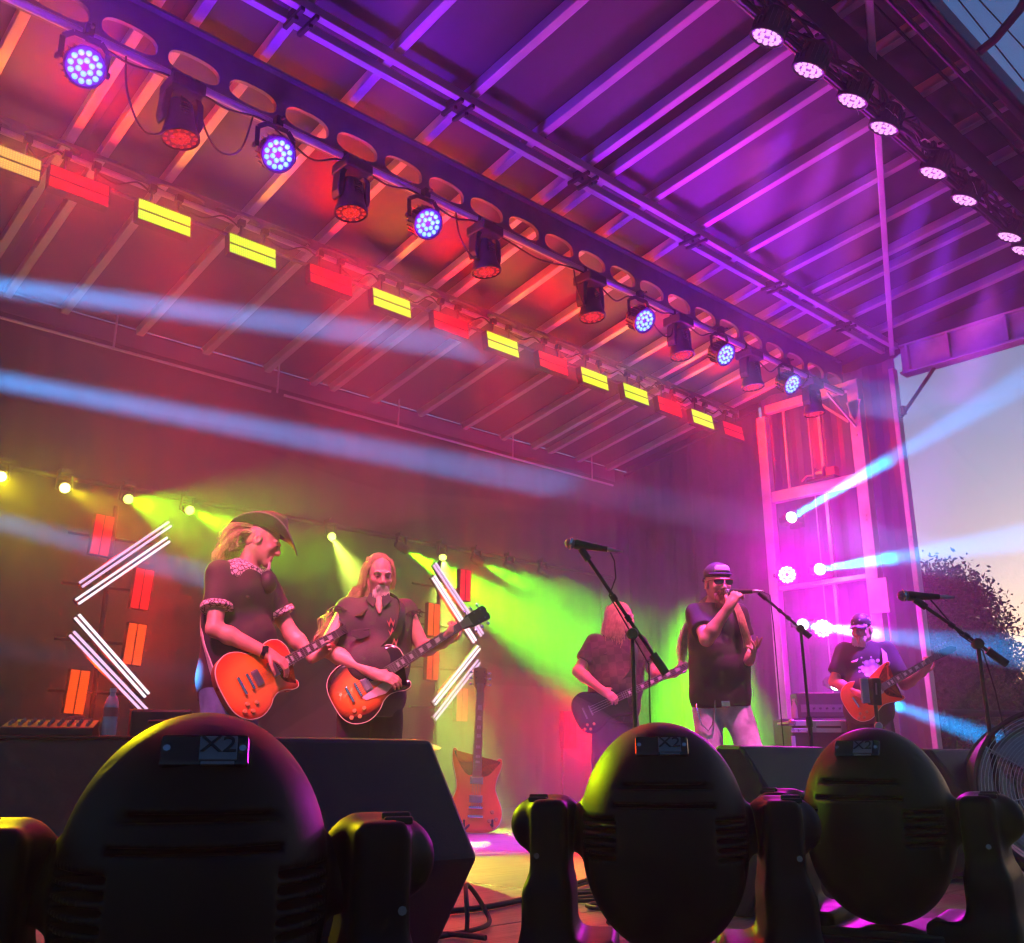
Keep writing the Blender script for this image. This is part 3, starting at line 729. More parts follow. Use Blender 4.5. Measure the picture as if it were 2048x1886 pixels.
class SDF:
    """list of soft primitives joined into one surface"""
    def __init__(s): s.p = []
    def cone(s, a, b, ra, rb, k=0.02, flat=0, sub=False):
        a = np.asarray(a, float); b = np.asarray(b, float); R_ = max(ra, rb)
        s.p.append(('c', np.minimum(a, b) - R_, np.maximum(a, b) + R_, k, sub, (a, b, ra, rb, flat))); return s
    def ell(s, c, r, B=None, k=0.02, sub=False):
        c = np.asarray(c, float); r = np.asarray(r, float); B = np.eye(3) if B is None else np.asarray(B, float)
        m = r.max(); s.p.append(('e', c - m, c + m, k, sub, (c, r, B))); return s
    def box(s, c, h, B=None, rd=0.005, k=0.01, sub=False):
        c = np.asarray(c, float); h = np.asarray(h, float); B = np.eye(3) if B is None else np.asarray(B, float)
        m = np.linalg.norm(h) + rd; s.p.append(('b', c - m, c + m, k, sub, (c, h, B, rd))); return s
    def mesh(s, vox, zmin=None, zmax=None, fold=0.0, fscale=9.0, planes=()):
        lo = np.min([q[1] for q in s.p if not q[4]], 0) - 4 * vox; hi = np.max([q[2] for q in s.p if not q[4]], 0) + 4 * vox
        n = np.ceil((hi - lo) / vox).astype(int) + 1
        D = np.full(n, 0.12, dtype=np.float32)
        ax = [lo[i] + vox * np.arange(n[i]) for i in range(3)]
        for (t, l, h, k, sub, a) in s.p:
            m = k + 4 * vox
            i0 = np.clip(np.floor((l - m - lo) / vox).astype(int), 0, n); i1 = np.clip(np.ceil((h + m - lo) / vox).astype(int) + 1, 0, n)
            if (i1 <= i0).any(): continue
            X = ax[0][i0[0]:i1[0], None, None]; Y = ax[1][None, i0[1]:i1[1], None]; Z = ax[2][None, None, i0[2]:i1[2]]
            if t == 'c':
                A, B_, ra, rb, flat = a; d = B_ - A; L2 = d @ d + 1e-12
                tt = ((X - A[0]) * d[0] + (Y - A[1]) * d[1] + (Z - A[2]) * d[2]) / L2
                tc_ = np.clip(tt, 0, 1)
                q = np.sqrt((X - A[0] - d[0] * tc_) ** 2 + (Y - A[1] - d[1] * tc_) ** 2 + (Z - A[2] - d[2] * tc_) ** 2) - (ra + (rb - ra) * tc_)
                if flat:
                    L = math.sqrt(L2)
                    if flat & 1: q = np.maximum(q, (tt - 1) * L)
                    if flat & 2: q = np.maximum(q, -tt * L)
            else:
                c, r, B_ = a[0], a[1], a[2]
                x = (X - c[0]); y = (Y - c[1]); z = (Z - c[2])
                u = [x * B_[i][0] + y * B_[i][1] + z * B_[i][2] for i in range(3)]
                if t == 'e':
                    k0 = np.sqrt(sum((u[i] / r[i]) ** 2 for i in range(3))); k1 = np.sqrt(sum((u[i] / r[i] ** 2) ** 2 for i in range(3))) + 1e-9
                    q = k0 * (k0 - 1) / k1
                else:
                    e = [np.abs(u[i]) - r[i] for i in range(3)]
                    q = np.sqrt(sum(np.maximum(v, 0) ** 2 for v in e)) + np.minimum(np.maximum(e[0], np.maximum(e[1], e[2])), 0) - a[3]
            sl = tuple(slice(i0[i], i1[i]) for i in range(3)); o = D[sl]
            if sub: q = -q; hh = np.maximum(k - np.abs(o - q), 0) / max(k, 1e-6); D[sl] = np.maximum(o, q) + hh * hh * k / 4
            else: hh = np.maximum(k - np.abs(o - q), 0) / max(k, 1e-6); D[sl] = np.minimum(o, q) - hh * hh * k / 4
        X = ax[0][:, None, None]; Y = ax[1][None, :, None]; Z = ax[2][None, None, :]
        if fold:
            w = np.sin(fscale * (X + 0.6 * Y) + 2.1 * np.sin(fscale * .7 * Z + 1)) * np.sin(fscale * 1.7 * Z + 1.7 * np.sin(fscale * (Y - .5 * X)) + 0.4)
            w = w + 0.6 * np.sin(fscale * 2.3 * (Z + .8 * X) + 2 * np.sin(fscale * 1.1 * Y)) * np.sin(fscale * 1.9 * (X - Y) + .8)
            D = D + fold * w.astype(np.float32)
        if zmin is not None: D = np.maximum(D, zmin + 0.008 * np.sin(14 * X + 3) * np.sin(11 * Y) - Z + 0 * X)
        if zmax is not None: D = np.maximum(D, Z - zmax + 0 * X + 0 * Y)
        for (pp, pn) in planes: D = np.maximum(D, (X - pp[0]) * pn[0] + (Y - pp[1]) * pn[1] + (Z - pp[2]) * pn[2])
        return surface_net(D, lo, vox)
    def build(s, name, mat, parent, vox, **kw):
        P, F = s.mesh(vox, **kw)
        me = bpy.data.meshes.new(name)
        me.vertices.add(len(P)); me.vertices.foreach_set('co', P.astype(np.float32).ravel())
        me.loops.add(len(F) * 4); me.loops.foreach_set('vertex_index', F.astype(np.int32).ravel())
        me.polygons.add(len(F)); me.polygons.foreach_set('loop_start', np.arange(0, len(F) * 4, 4, dtype=np.int32))
        me.update(calc_edges=True); me.validate()
        o = bpy.data.objects.new(name, me); COL.objects.link(o); me.materials.append(mat); me.shade_smooth()
        o.parent = parent
        return o

def hframe(f, up=(0, 0, 1)):
    y = nrm(f); x = nrm(np.cross(y, up)); z = np.cross(x, y)
    return np.array([x, y, z])             # rows: local axes

def head_prims(S, c, B, jaw=1.0):
    T = lambda x, y, z: c + B.T @ V(x, y, z)
    S.ell(T(0, -.018, .036), (.076, .098, .088), B, .02)
    S.ell(T(0, .028, -.028), (.060, .068, .082), B, .03)
    for s in (-1, 1):
        S.cone(T(.054 * s, -.012, -.055), T(.012 * s, .070, -.106), .023, .018, .025)
        S.ell(T(.040 * s, .064, -.026), (.022, .018, .018), B, .02)
        S.ell(T(.079 * s, -.018, -.012), (.010, .024, .033), B, .008)
        S.ell(T(.088 * s, -.012, -.008), (.006, .012, .016), B, .006, True)
        S.ell(T(.031 * s, .100, .000), (.017, .014, .011), B, .010, True)
        S.ell(T(.031 * s, .080, -.001), (.014, .0135, .0125), B, .004)
        S.cone(T(.012 * s, .092, .020), T(.046 * s, .080, .019), .011, .009, .012)
        S.ell(T(.013 * s, .103, -.040), (.010, .010, .008), B, .006)
    S.ell(T(0, .072, -.106), (.022, .020, .018), B, .02)
    S.cone(T(0, .088, .016), T(0, .112, -.034), .010, .013, .010)
    S.cone(T(-.018, .088, -.066), T(.018, .088, -.066), .007, .007, .008)
    S.cone(T(-.016, .086, -.079), T(.016, .086, -.079), .008, .008, .008)
    S.cone(T(-.022, .096, -.0725), T(.022, .096, -.0725), .0035, .0035, .004, 0, True)
    return T

def hand(S, w, tip, n, curl=1.0, thumb=1, spread=1.0, size=1.0, curls=None):
    """palm with five separate fingers; n = way the palm faces"""
    w = np.asarray(w, float); h = nrm(np.asarray(tip, float) - w); n = np.asarray(n, float); n = nrm(n - h * (n @ h)); sd = np.cross(h, n) * thumb
    z = size
    B = np.array([sd, h, n])
    S.ell(w + h * .048 * z, (.040 * z, .055 * z, .017 * z), B, .015)
    S.cone(w - h * .01, w + h * .03 * z, .027, .027 * z, .02)
    for i, (off, L) in enumerate(((.030, .92), (.010, 1.0), (-.010, .95), (-.029, .76))):
        p = w + h * (.088 - .004 * abs(i - 1)) * z + sd * off * z
        a = 0.0; sp = (off * 2.2) * (spread - 1)
        c = curl if curls is None else curls[i]
        for j, (l, r0, r1) in enumerate(((.043, .0098, .0088), (.028, .0088, .0082), (.022, .0080, .0068))):
            a += (0.55, 0.75, 0.5)[j] * c
            d = h * math.cos(a) + n * math.sin(a) + sd * sp * 4
            q = p + nrm(d) * l * L * z
            S.cone(p, q, r0 * z, r1 * z, .0035 if j else .008); p = q
    p = w + h * .028 * z + sd * .032 * z
    for j, (l, r) in enumerate(((.040, .0125), (.032, .0105), (.026, .0085))):
        d = nrm(h * (.55 + .2 * j) + sd * (.75 - .35 * j) + n * (.25 + .35 * j * curl))
        q = p + d * l * z; S.cone(p, q, r * z, r * .86 * z, .008 if j == 0 else .004); p = q

def limb_arm(S, sh, el, wr, g=0.0, k=.02):
    S.cone(sh, el, .054 + g, .043 + g, k)
    m = el + (wr - el) * .28
    S.cone(el, m, .043 + g, .046 + g, k); S.cone(m, wr, .046 + g, .029 + g, k)

def torso_prims(S, J, f, g=0.0, belly=0.0, low=True):
    sR, sL, pel, nk = (V(*J[k]) for k in ('shR', 'shL', 'pel', 'neck'))
    s = sL - sR; s[2] = 0; s = nrm(s); ff = V(f[0], f[1], 0); ff = nrm(ff - s * (ff @ s)); B = np.array([s, ff, V(0, 0, 1)])
    mid = (sR + sL) / 2
    c = V(mid[0], mid[1], mid[2] - .13)
    S.ell(c + ff * .01, (.165 + g, .112 + g, .19 + g), B, .05)
    for q, sg in ((sR, 1), (sL, -1)):
        S.cone(q + s * .06 * sg - V(0, 0, .10), pel + s * .075 * -sg + V(0, 0, .03), .098 + g, .105 + g, .06)
        S.cone(nk - V(0, 0, .03), q - V(0, 0, .018), .046 + g, .050 + g, .05)
    ab = pel * .55 + c * .45
    S.ell(ab + ff * (.035 + belly * .5), (.150 + g + belly * .4, .115 + g + belly, .17), B, .06)
    if low: S.ell(pel, (.168 + g, .122 + g, .12), B, .05)
    return s, ff, B

def leg_points(J, s, f, kR=None, kL=None, stance=.11):
    pel = V(*J['pel']); out = []
    for sg, kk in ((-1, kR), (1, kL)):
        hip = pel + s * .088 * sg - V(0, 0, .06)
        kn = V(*kk) if kk is not None else V(pel[0] + s[0] * stance * sg + f[0] * .04, pel[1] + s[1] * stance * sg + f[1] * .04, .50)
        dv = kn - hip
        an = V(kn[0] + dv[0] * .55 - f[0] * .04, kn[1] + dv[1] * .55 - f[1] * .04, .09)
        out.append((hip, kn, an))
    return out

SKIN_M = pbr('skin', (0.55, 0.32, 0.23), 0.48, vary=0.10, scale=14, bump=0.08, bscale=160)
JEAN_L = pbr('faded_jeans', (0.52, 0.56, 0.66), 0.85, vary=0.22, scale=16, bump=0.25, bscale=150)
JEAN_B = pbr('blue_jeans', (0.10, 0.17, 0.32), 0.85, vary=0.3, scale=14, bump=0.25, bscale=150)
PANT_K = pbr('black_trousers', (0.022, 0.022, 0.026), 0.85, vary=0.3, bump=0.2, bscale=150)
TEE_K = pbr('black_cotton', (0.020, 0.016, 0.024), 0.88, vary=0.22, scale=9, bump=0.2, bscale=220)
SHIRT_P = pbr('charcoal_shirt', (0.036, 0.028, 0.038), 0.82, vary=0.15, scale=9, bump=0.2, bscale=200)
VEST = pbr('washed_vest', (0.045, 0.038, 0.044), 0.85, vary=0.3, scale=12, bump=0.3, bscale=160)
BOOT = pbr('boot_leather', (0.03, 0.022, 0.018), 0.45, vary=0.3)
HAIR_B = pbr('blond_hair', (0.50, 0.38, 0.18), 0.5, vary=0.3, scale=30)
HAIR_G = pbr('grey_hair', (0.55, 0.50, 0.44), 0.5, vary=0.25, scale=30)
HAIR_R = pbr('auburn_hair', (0.20, 0.085, 0.04), 0.5, vary=0.3, scale=30)
FELT = pbr('black_felt', (0.022, 0.016, 0.020), 0.6, vary=0.2, bump=0.1, bscale=150)
EYEM = pbr('eye', (0.05, 0.035, 0.03), 0.15, vary=0.1)
LENS = pbr('dark_glass', (0.02, 0.01, 0.012), 0.06, vary=0.05, coat=0.5)

def person(name_label, root, rz, J, facing, hface, hup=(0, 0, 1), vox=.0065, belly=0.0, legs=None, handR=None, handL=None, trousers=JEAN_B, neck_r=.058):
    """one continuous body; clothes are added by the caller. returns root, parts helper dict"""
    t = thing('person', name_label, 'person', (root[0], root[1], 0), R(rz), 'band members on stage')
    J = {k: V(*v) for k, v in J.items()}
    S = SDF(); c = J['head']; B = hframe(hface, hup)
    T = head_prims(S, c, B)
    S.cone(T(0, -.025, -.06), J['neck'] - V(0, 0, .02), neck_r - .002, neck_r + .006, .03)
    s, ff, TB = torso_prims(S, J, facing, 0, belly)
    for k in 'RL': limb_arm(S, J['sh' + k], J['el' + k], J['wr' + k])
    for k, hd in (('R', handR), ('L', handL)):
        if hd: hand(S, J['wr' + k], J['ha' + k], **hd)
    lg = leg_points(J, s, ff, *(legs or (None, None)))
    for hip, kn, an in lg:
        S.cone(hip, kn, .088, .058, .04); S.cone(kn, an, .056, .040, .03); S.cone(an, an + V(ff[0] * .13, ff[1] * .13, -.045), .038, .034, .02)
    S.build('body', SKIN_M, t, vox)
    # trousers and shoes
    Q = SDF(); Q.ell(J['pel'], (.178, .134, .12), TB, .05)
    for hip, kn, an in lg: Q.cone(hip, kn, .102, .080, .05); Q.cone(kn, an, .079, .068, .04, 1)
    Q.build('trousers', trousers, t, .009, zmax=float(J['pel'][2]) + .10, fold=.0022, fscale=13)
    for hip, kn, an in lg:
        BQ = SDF(); BQ.cone(an - V(0, 0, .035), an + V(ff[0] * .14, ff[1] * .14, -.055), .046, .038, .02); BQ.cone(an + V(0, 0, .04), an - V(0, 0, .03), .045, .046, .02)
        BQ.build('boot', BOOT, t, .009, zmin=0.004)
    return dict(root=t, J=J, B=B, T=T, s=s, f=ff, TB=TB)

def shirt(p, mat, hem, sleeve=0.55, g=.016, belly=0.0, fold=.0028, name='shirt', vox=.008, rs=.082, neckcut=.0, sleeves=True):
    J = p['J']; S = SDF(); torso_prims(S, J, p['f'], g, belly)
    if sleeves:
        for k in 'RL':
            a = J['sh' + k]; b = a + (J['el' + k] - a) * sleeve
            S.cone(a - (b - a) * .05, b, rs, rs - .004, .03, 1)
    S.cone(J['pel'] + V(0, 0, .05), J['pel'] - V(0, 0, .12), .150, .156, .08, 1)
    nk = J['neck'] + p['B'].T @ V(0, .02, 0)
    S.ell(nk + V(0, 0, .035), (.066, .066, .05 + neckcut), None, .012, True)
    return S.build(name, mat, p['root'], vox, zmin=hem, fold=fold)

def strands(mb, guides, n, jit, r=.0032, wav=0.0, seg=9, sp=0.5):
    """guides: list of polylines (np arrays). each strand follows a blend of two guides"""
    for _ in range(n):
        i = rng.integers(len(guides)); j = rng.integers(len(guides)); w = rng.random() * sp
        ga, gb = np.asarray(guides[i], float), np.asarray(guides[j], float)
        q = ga * (1 - w) + gb * w
        tt = np.linspace(0, len(q) - 1, seg); k = np.clip(tt.astype(int), 0, len(q) - 2); u = (tt - k)[:, None]
        pts = q[k] * (1 - u) + q[k + 1] * u
        off = rng.normal(0, jit, 3); pts = pts + off * np.linspace(.5, 1.3, seg)[:, None]
        ph = rng.random(3) * 6.28; fr = rng.uniform(5, 8)
        pts = pts + wav * np.sin(np.linspace(0, fr, seg)[:, None] + ph) * np.linspace(.2, 1, seg)[:, None]
        L = rng.uniform(.75, 1.0); m = max(3, int(seg * L)); pts = pts[:m]
        rr = [r * (1 - .75 * (x / (m - 1)) ** 2) for x in range(m)]
        mb.tube(pts, rr, 4, True)

def ribbon(mb, pts, w, nrmv, th=.003):
    pts = [Vector(p) for p in pts]
    # smooth with a Catmull-Rom pass
    sm = []
    for i in range(len(pts) - 1):
        p0, p1, p2, p3 = pts[max(i - 1, 0)], pts[i], pts[i + 1], pts[min(i + 2, len(pts) - 1)]
        for u in (0, .25, .5, .75):
            sm.append(.5 * ((2 * p1) + (p2 - p0) * u + (2 * p0 - 5 * p1 + 4 * p2 - p3) * u * u + (3 * p1 - p0 - 3 * p2 + p3) * u ** 3))
    sm.append(pts[-1]); P = []; F = []
    for i, p in enumerate(sm):
        t = (sm[min(i + 1, len(sm) - 1)] - sm[max(i - 1, 0)]).normalized()
        nn = nrmv(p) if callable(nrmv) else Vector(nrmv)
        x = t.cross(Vector(nn)).normalized(); y = x.cross(t)
        P += [p + x * w / 2 - y * th, p - x * w / 2 - y * th, p - x * w / 2 + y * th, p + x * w / 2 + y * th]
    for i in range(len(sm) - 1):
        for k in range(4): F.append((i * 4 + k, i * 4 + (k + 1) % 4, i * 4 + 4 + (k + 1) % 4, i * 4 + 4 + k))
    F += [(3, 2, 1, 0), tuple(len(P) - 4 + k for k in range(4))]
    mb.add(P, F); return mb

def add_eyes(p, brow=None):
    T = p['T']; t = p['root']
    for s in (-1, 1):
        MB().ball(T(.031 * s, .0925, -.004), (.008, .003, .0022), 10, 6).build('eye', EYEM, t)
        if brow: 
            mb = MB(); mb.tube([T(.014 * s, .104, .020), T(.032 * s, .101, .026), T(.050 * s, .085, .020)], [.0035, .005, .003], 6); mb.build('eyebrow', brow, t)

# ================================================================== GUITARS
def smooth_loop(pts, sub=6):
    n = len(pts); out = []
    for i in range(n):
        p0, p1, p2, p3 = (np.array(pts[(i + k) % n], float) for k in (-1, 0, 1, 2))
        for u in np.arange(sub) / sub:
            out.append(tuple(.5 * (2 * p1 + (p2 - p0) * u + (2 * p0 - 5 * p1 + 4 * p2 - p3) * u * u + (3 * p1 - p0 - 3 * p2 + p3) * u ** 3)))
    return out
SINGLE = [(0, -.245), (.08, -.238), (.135, -.205), (.163, -.15), (.165, -.10), (.148, -.05), (.120, -.01), (.108, .03), (.116, .075), (.132, .11), (.132, .145), (.110, .158), (.090, .140), (.070, .108), (.048, .098), (.030, .108),
          (.028, .150), (.026, .192), (-.026, .196), (-.075, .195), (-.115, .170), (-.132, .125), (-.125, .07), (-.112, .03), (-.120, -.02), (-.148, -.06), (-.165, -.11), (-.160, -.16), (-.132, -.21), (-.08, -.238)]
DOUBLE = [(0, -.235), (.08, -.228), (.135, -.195), (.158, -.14), (.155, -.09), (.130, -.03), (.115, .02), (.125, .08), (.148, .14), (.150, .185), (.128, .190), (.100, .155), (.065, .115), (.040, .105), (.030, .115),
          (.028, .120), (-.028, .120), (-.04, .110), (-.065, .13), (-.100, .185), (-.128, .240), (-.150, .235), (-.148, .175), (-.128, .09), (-.115, .02), (-.130, -.03), (-.158, -.09), (-.160, -.14), (-.135, -.195), (-.08, -.228)]
def burst(name, cin, cmid, cout, r0=.09, r1=.165):
    m = bpy.data.materials.new(name); m.use_nodes = True; n = m.node_tree.nodes; l = m.node_tree.links; b = n['Principled BSDF']
    tc = n.new('ShaderNodeTexCoord'); mp = n.new('ShaderNodeMapping'); mp.inputs['Location'].default_value = (0, .05, 0); mp.inputs['Scale'].default_value = (1.0, .72, 0)
    l.new(tc.outputs['Object'], mp.inputs[0])
    vm = n.new('ShaderNodeVectorMath'); vm.operation = 'LENGTH'; l.new(mp.outputs[0], vm.inputs[0])
    gr = n.new('ShaderNodeTexNoise'); gr.inputs['Scale'].default_value = 40; mp2 = n.new('ShaderNodeMapping'); mp2.inputs['Scale'].default_value = (6, .4, 1)
    l.new(tc.outputs['Object'], mp2.inputs[0]); l.new(mp2.outputs[0], gr.inputs['Vector'])
    ad = n.new('ShaderNodeMath'); ad.operation = 'MULTIPLY_ADD'; ad.inputs[1].default_value = .02; l.new(gr.outputs['Fac'], ad.inputs[0]); l.new(vm.outputs['Value'], ad.inputs[2])
    cr = n.new('ShaderNodeValToRGB'); e = cr.color_ramp.elements; e[0].position = r0; e[0].color = (*cin, 1); e[1].position = r1; e[1].color = (*cout, 1)
    q = e.new((r0 + r1) / 2); q.color = (*cmid, 1)
    l.new(ad.outputs[0], cr.inputs[0]); l.new(cr.outputs[0], b.inputs['Base Color'])
    b.inputs['Roughness'].default_value = .18; b.inputs['Coat Weight'].default_value = .6
    return m
CREAM = pbr('cream_binding', (0.75, 0.68, 0.50), 0.4); ROSE = pbr('rosewood', (0.06, 0.03, 0.02), 0.5, vary=0.3, scale=30); PEARL = pbr('pearl_inlay', (0.75, 0.75, 0.72), 0.25)
MAHO = pbr('mahogany', (0.18, 0.06, 0.03), 0.3, vary=0.2, scale=10); HEADB = pbr('black_lacquer', (0.012, 0.012, 0.013), 0.15); GOLDK = pbr('amber_knob', (0.55, 0.33, 0.10), 0.25)
def guitar(label, root, rz, gn, ndir, hint, top, side, scale=1.0, bass=False, outline=SINGLE, guard=None, pick_y=(.06, -.045), strap=None, straplabel=None, name='electric_guitar', strapmat=None, inline=False, nut=.54):
    """placed by its nut point gn, neck direction and face hint (all in the player's frame)"""
    PM = Matrix.Translation((root[0], root[1], 0)) @ Matrix.Rotation(R(rz), 4, 'Z')
    y = Vector(ndir).normalized(); z = Vector(hint); z = (z - y * z.dot(y)).normalized(); x = y.cross(z)
    G = Matrix((x, y, z)).transposed().to_4x4(); G.translation = Vector(gn) - y * nut * scale
    Wm = PM @ G @ Matrix.Scale(scale, 4)
    t = thing(name, label, 'guitar', (0, 0, 0), 0, 'guitars on stage')
    t.matrix_world = Wm
    ol = smooth_loop(outline, 5); n = len(ol)
    # body: back plate with rounded edge, and the carved top
    def inset(k): 
        out = []
        for i in range(n):
            a = np.array(ol[(i - 1) % n]); b = np.array(ol[(i + 1) % n]); d = b - a; d = d / (np.linalg.norm(d) + 1e-9)
            out.append((ol[i][0] - d[1] * k, ol[i][1] + d[0] * k))
        return out
    def rings(levels):
        P = []; F = []
        for (k, zz) in levels:
            q = inset(k); P += [(a, b, zz) for a, b in q]
        m = len(levels)
        for i in range(m - 1):
            for k in range(n): F.append((i * n + k, i * n + (k + 1) % n, (i + 1) * n + (k + 1) % n, (i + 1) * n + k))
        F.append(tuple(range(n - 1, -1, -1))); F.append(tuple((m - 1) * n + k for k in range(n)))
        return MB().add(P, F)
    body = rings([(.006, -.046), (.001, -.043), (0, -.036), (0, -.006)]).build('body', side, t, 45)
    rings([(.0015, -.0055), (.0015, .002), (.010, .006), (.022, .009)]).build('top', top, body, 45)
    if not bass: MB().tube([(a, b, -.001) for a, b in ol] + [(ol[0][0], ol[0][1], -.001)], .0032, 6, False).build('binding', CREAM, body)
    ny0 = .10
    MB().prism([(-.027, ny0 - .05), (.027, ny0 - .05), (.021, nut), (-.021, nut)], -.012, .012).tube([(0, ny0, -.008), (0, nut, -.006)], [.022, .018], 10).build('neck', MAHO, t, 40)
    fb = MB().prism([(-.028, ny0 - .06), (.028, ny0 - .06), (.0215, nut), (-.0215, nut)], .0125, .0185).build('fretboard', ROSE, t, 0)
    br = -.095; sl = nut - br
    for k in range(1, 21):
        yy = nut - sl * (1 - 2 ** (-k / 12))
        if yy < ny0 - .055: break
        w = .0215 + (nut - yy) / (nut - ny0) * .0055
        MB().box((0, yy, .0195), (2 * w, .0022, .002)).build('fret', STEEL, fb, 0)
    for k in (3, 5, 7, 9, 12, 15, 17):
        yy = nut - sl * (1 - 2 ** (-(k - .5) / 12))
        if yy < ny0 - .04: break
        gap = sl * 2 ** (-k / 12) * .05
        MB().prism([(-.014, yy - gap * .5), (.014, yy - gap * .5), (.011, yy + gap * .5), (-.011, yy + gap * .5)], .0186, .0194).build('inlay', PEARL, fb, 0)
    H = Matrix.Translation((0, nut, .006)) @ Matrix.Rotation(R(-13), 4, 'X')
    if inline: ho = [(-.022, 0), (.022, 0), (.024, .05), (.03, .10), (.028, .17), (.005, .195), (-.022, .16), (-.034, .06)]
    else: ho = [(-.021, 0), (.021, 0), (.028, .035), (.038, .05), (.043, .165), (.020, .175), (0, .168), (-.020, .175), (-.043, .165), (-.038, .05), (-.028, .035)]
    hs = MB().prism(ho, -.014, .002).build('headstock', HEADB, t, 0, .002, H)
    nt_ = 2 if bass else 3
    pegs = []
    if inline: pegs = [(-1, .035 + .024 * q) for q in range(6)]
    else: pegs = [(sg, .06 + (.045 if bass else .04) * q) for sg in (-1, 1) for q in range(nt_)]
    for sg, yy in pegs:
        MB().tube([(sg * .030, yy, -.006), (sg * .052, yy, -.006)], .004, 8).ball((sg * .060, yy, -.006), (.011, .009, .005), 10, 6).tube([(sg * .026, yy, .0), (sg * .026, yy, .010)], .004, 8).build('tuner', CHROME, hs)
    for yy in pick_y:
        MB().box((0, yy, .0105), (.078, .042, .011)).box((0, yy, .018), (.066, .030, .006)).build('pickup', STEEL if not bass else HEADB, t, 0, .003)
    MB().box((0, br, .016), (.082, .014, .016)).build('bridge', CHROME, t, 0, .003)
    MB().box((0, br - .05, .016), (.092, .016, .014)).build('tailpiece', CHROME, t, 0, .004)
    for (kx, ky) in ((.10, -.115), (.085, -.165), (.125, -.155), (.108, -.195)):
        MB().lathe([(.012, 0), (.011, .012), (.009, .014), (.0005, .0145)], 14, Matrix.Translation((kx, ky, .006))).build('knob', GOLDK, t)
    if guard: MB().prism([(.032, .10), (.075, .09), (.095, .02), (.070, -.085), (.045, -.10), (.040, -.02)], .0125, .0145).build('pickguard', guard, t, 0)
    for q in range(4 if bass else 6):
        u = (q - (1.5 if bass else 2.5)) / (1.5 if bass else 2.5)
        MB().tube([(u * .027, br, .026), (u * .017, nut, .021), (u * .022, nut + .06, .006)], .0011, 4).build('string', STEEL, t, 0)
    if strap:
        inv = Wm.inverted() @ PM
        pts = [inv @ Vector(p) for p in strap]
        ctr = inv @ Vector((0, 0, 1.25))
        o = ribbon(MB(), pts, .05 / scale, lambda p: (Vector(p) - ctr).normalized()).build('strap', strapmat or BLACK, t, 60)
        if straplabel: o['label'] = straplabel
    return t

# ================================================================== THE BAND
# ---- guitarist with the hat
G1R, G1Z = (2.61, 4.98), -27.7
g1 = person('man in black western hat and dark patterned-trim shirt playing an orange guitar', G1R, G1Z,
    dict(head=(0.039, 0, 1.695), neck=(-0.045, 0.01, 1.535), shR=(-0.170, -0.140, 1.462), elR=(-0.175, -0.240, 1.165), wrR=(0.105, -0.275, 1.040), haR=(0.199, -0.285, 0.992),
         shL=(0.050, 0.135, 1.495), elL=(0.240, 0.130, 1.190), wrL=(0.365, 0.085, 1.062), haL=(0.43, 0.065, 1.11), pel=(-0.075, 0.02, 0.930)),
    (.82, -.57), (.93, -.12, -.34), (.25, 0, 1), vox=.006, belly=.035,
    handR=dict(n=(-.35, .5, -.6), curl=.75, thumb=-1), handL=dict(n=(.1, -.95, .3), curl=1.15, thumb=-1), trousers=JEAN_B)
sh1 = shirt(g1, SHIRT_P, .66, .62, .020, .045, .0055, vox=.007, rs=.078)
p = g1; J = p['J']; T = p['T']; t = p['root']
# patterned trim: yoke over the shoulder and the sleeve band
def scrollwork(name):
    m = bpy.data.materials.new(name); m.use_nodes = True; n = m.node_tree.nodes; l = m.node_tree.links; b = n['Principled BSDF']
    tc = n.new('ShaderNodeTexCoord'); vo = n.new('ShaderNodeTexVoronoi'); vo.feature = 'DISTANCE_TO_EDGE'; vo.inputs['Scale'].default_value = 42
    l.new(tc.outputs['Object'], vo.inputs['Vector'])
    cr = n.new('ShaderNodeValToRGB'); e = cr.color_ramp.elements; e[0].position = .06; e[0].color = (.05, .035, .06, 1); e[1].position = .12; e[1].color = (.62, .56, .60, 1)
    l.new(vo.outputs['Distance'], cr.inputs[0]); l.new(cr.outputs[0], b.inputs['Base Color']); b.inputs['Roughness'].default_value = .8
    return m
SCROLL = scrollwork('scroll_pattern_cloth')
Y = SDF(); nk = J['neck']
for k in 'RL': Y.cone(nk - V(.02, 0, .050), J['sh' + k] + (nk - J['sh' + k]) * .22 - V(0, 0, .020), .104, .094, .04)
Y.ell(nk + V(.02, -.005, .04), (.064, .064, .06), None, .01, True)
Y.build('yoke', SCROLL, t, .007, zmin=float(nk[2]) - .075, fold=.001)
for k in 'RL':
    a = J['sh' + k]; dd = (J['el' + k] - a); bnd = SDF().cone(a + dd * .57, a + dd * .665, .087, .087, .005, 3)
    bnd.build('sleeve_band', SCROLL, t, .006)
MB().tube([T(.02, .10, -.17) + V(-.03, -.05, -.06), T(0, .09, -.22) + V(-.03, -.05, -.07)], .012, 8).build('collar_tip', SHIRT_P, t)
MB().box(tuple(J['shR'] + V(.135, -.02, -.10)), (.075, .02, .012), Matrix.Rotation(R(-32), 4, 'Z') @ Matrix.Rotation(R(30), 4, 'Y')).build('pocket_flap', FELT, t, 0, .004)
# watch on the strumming wrist
wv = nrm(J['wrR'] - J['elR']); cw = J['wrR'] - wv * .015
MB().lathe([(.031, -.011), (.036, -.011), (.036, .011), (.031, .011)], 20, Matrix.Translation(cw) @ frame(wv), close=True).box(tuple(cw + V(.0, -.034, .012)), (.03, .014, .03)).build('watch', BLACKM, t)
add_eyes(p)
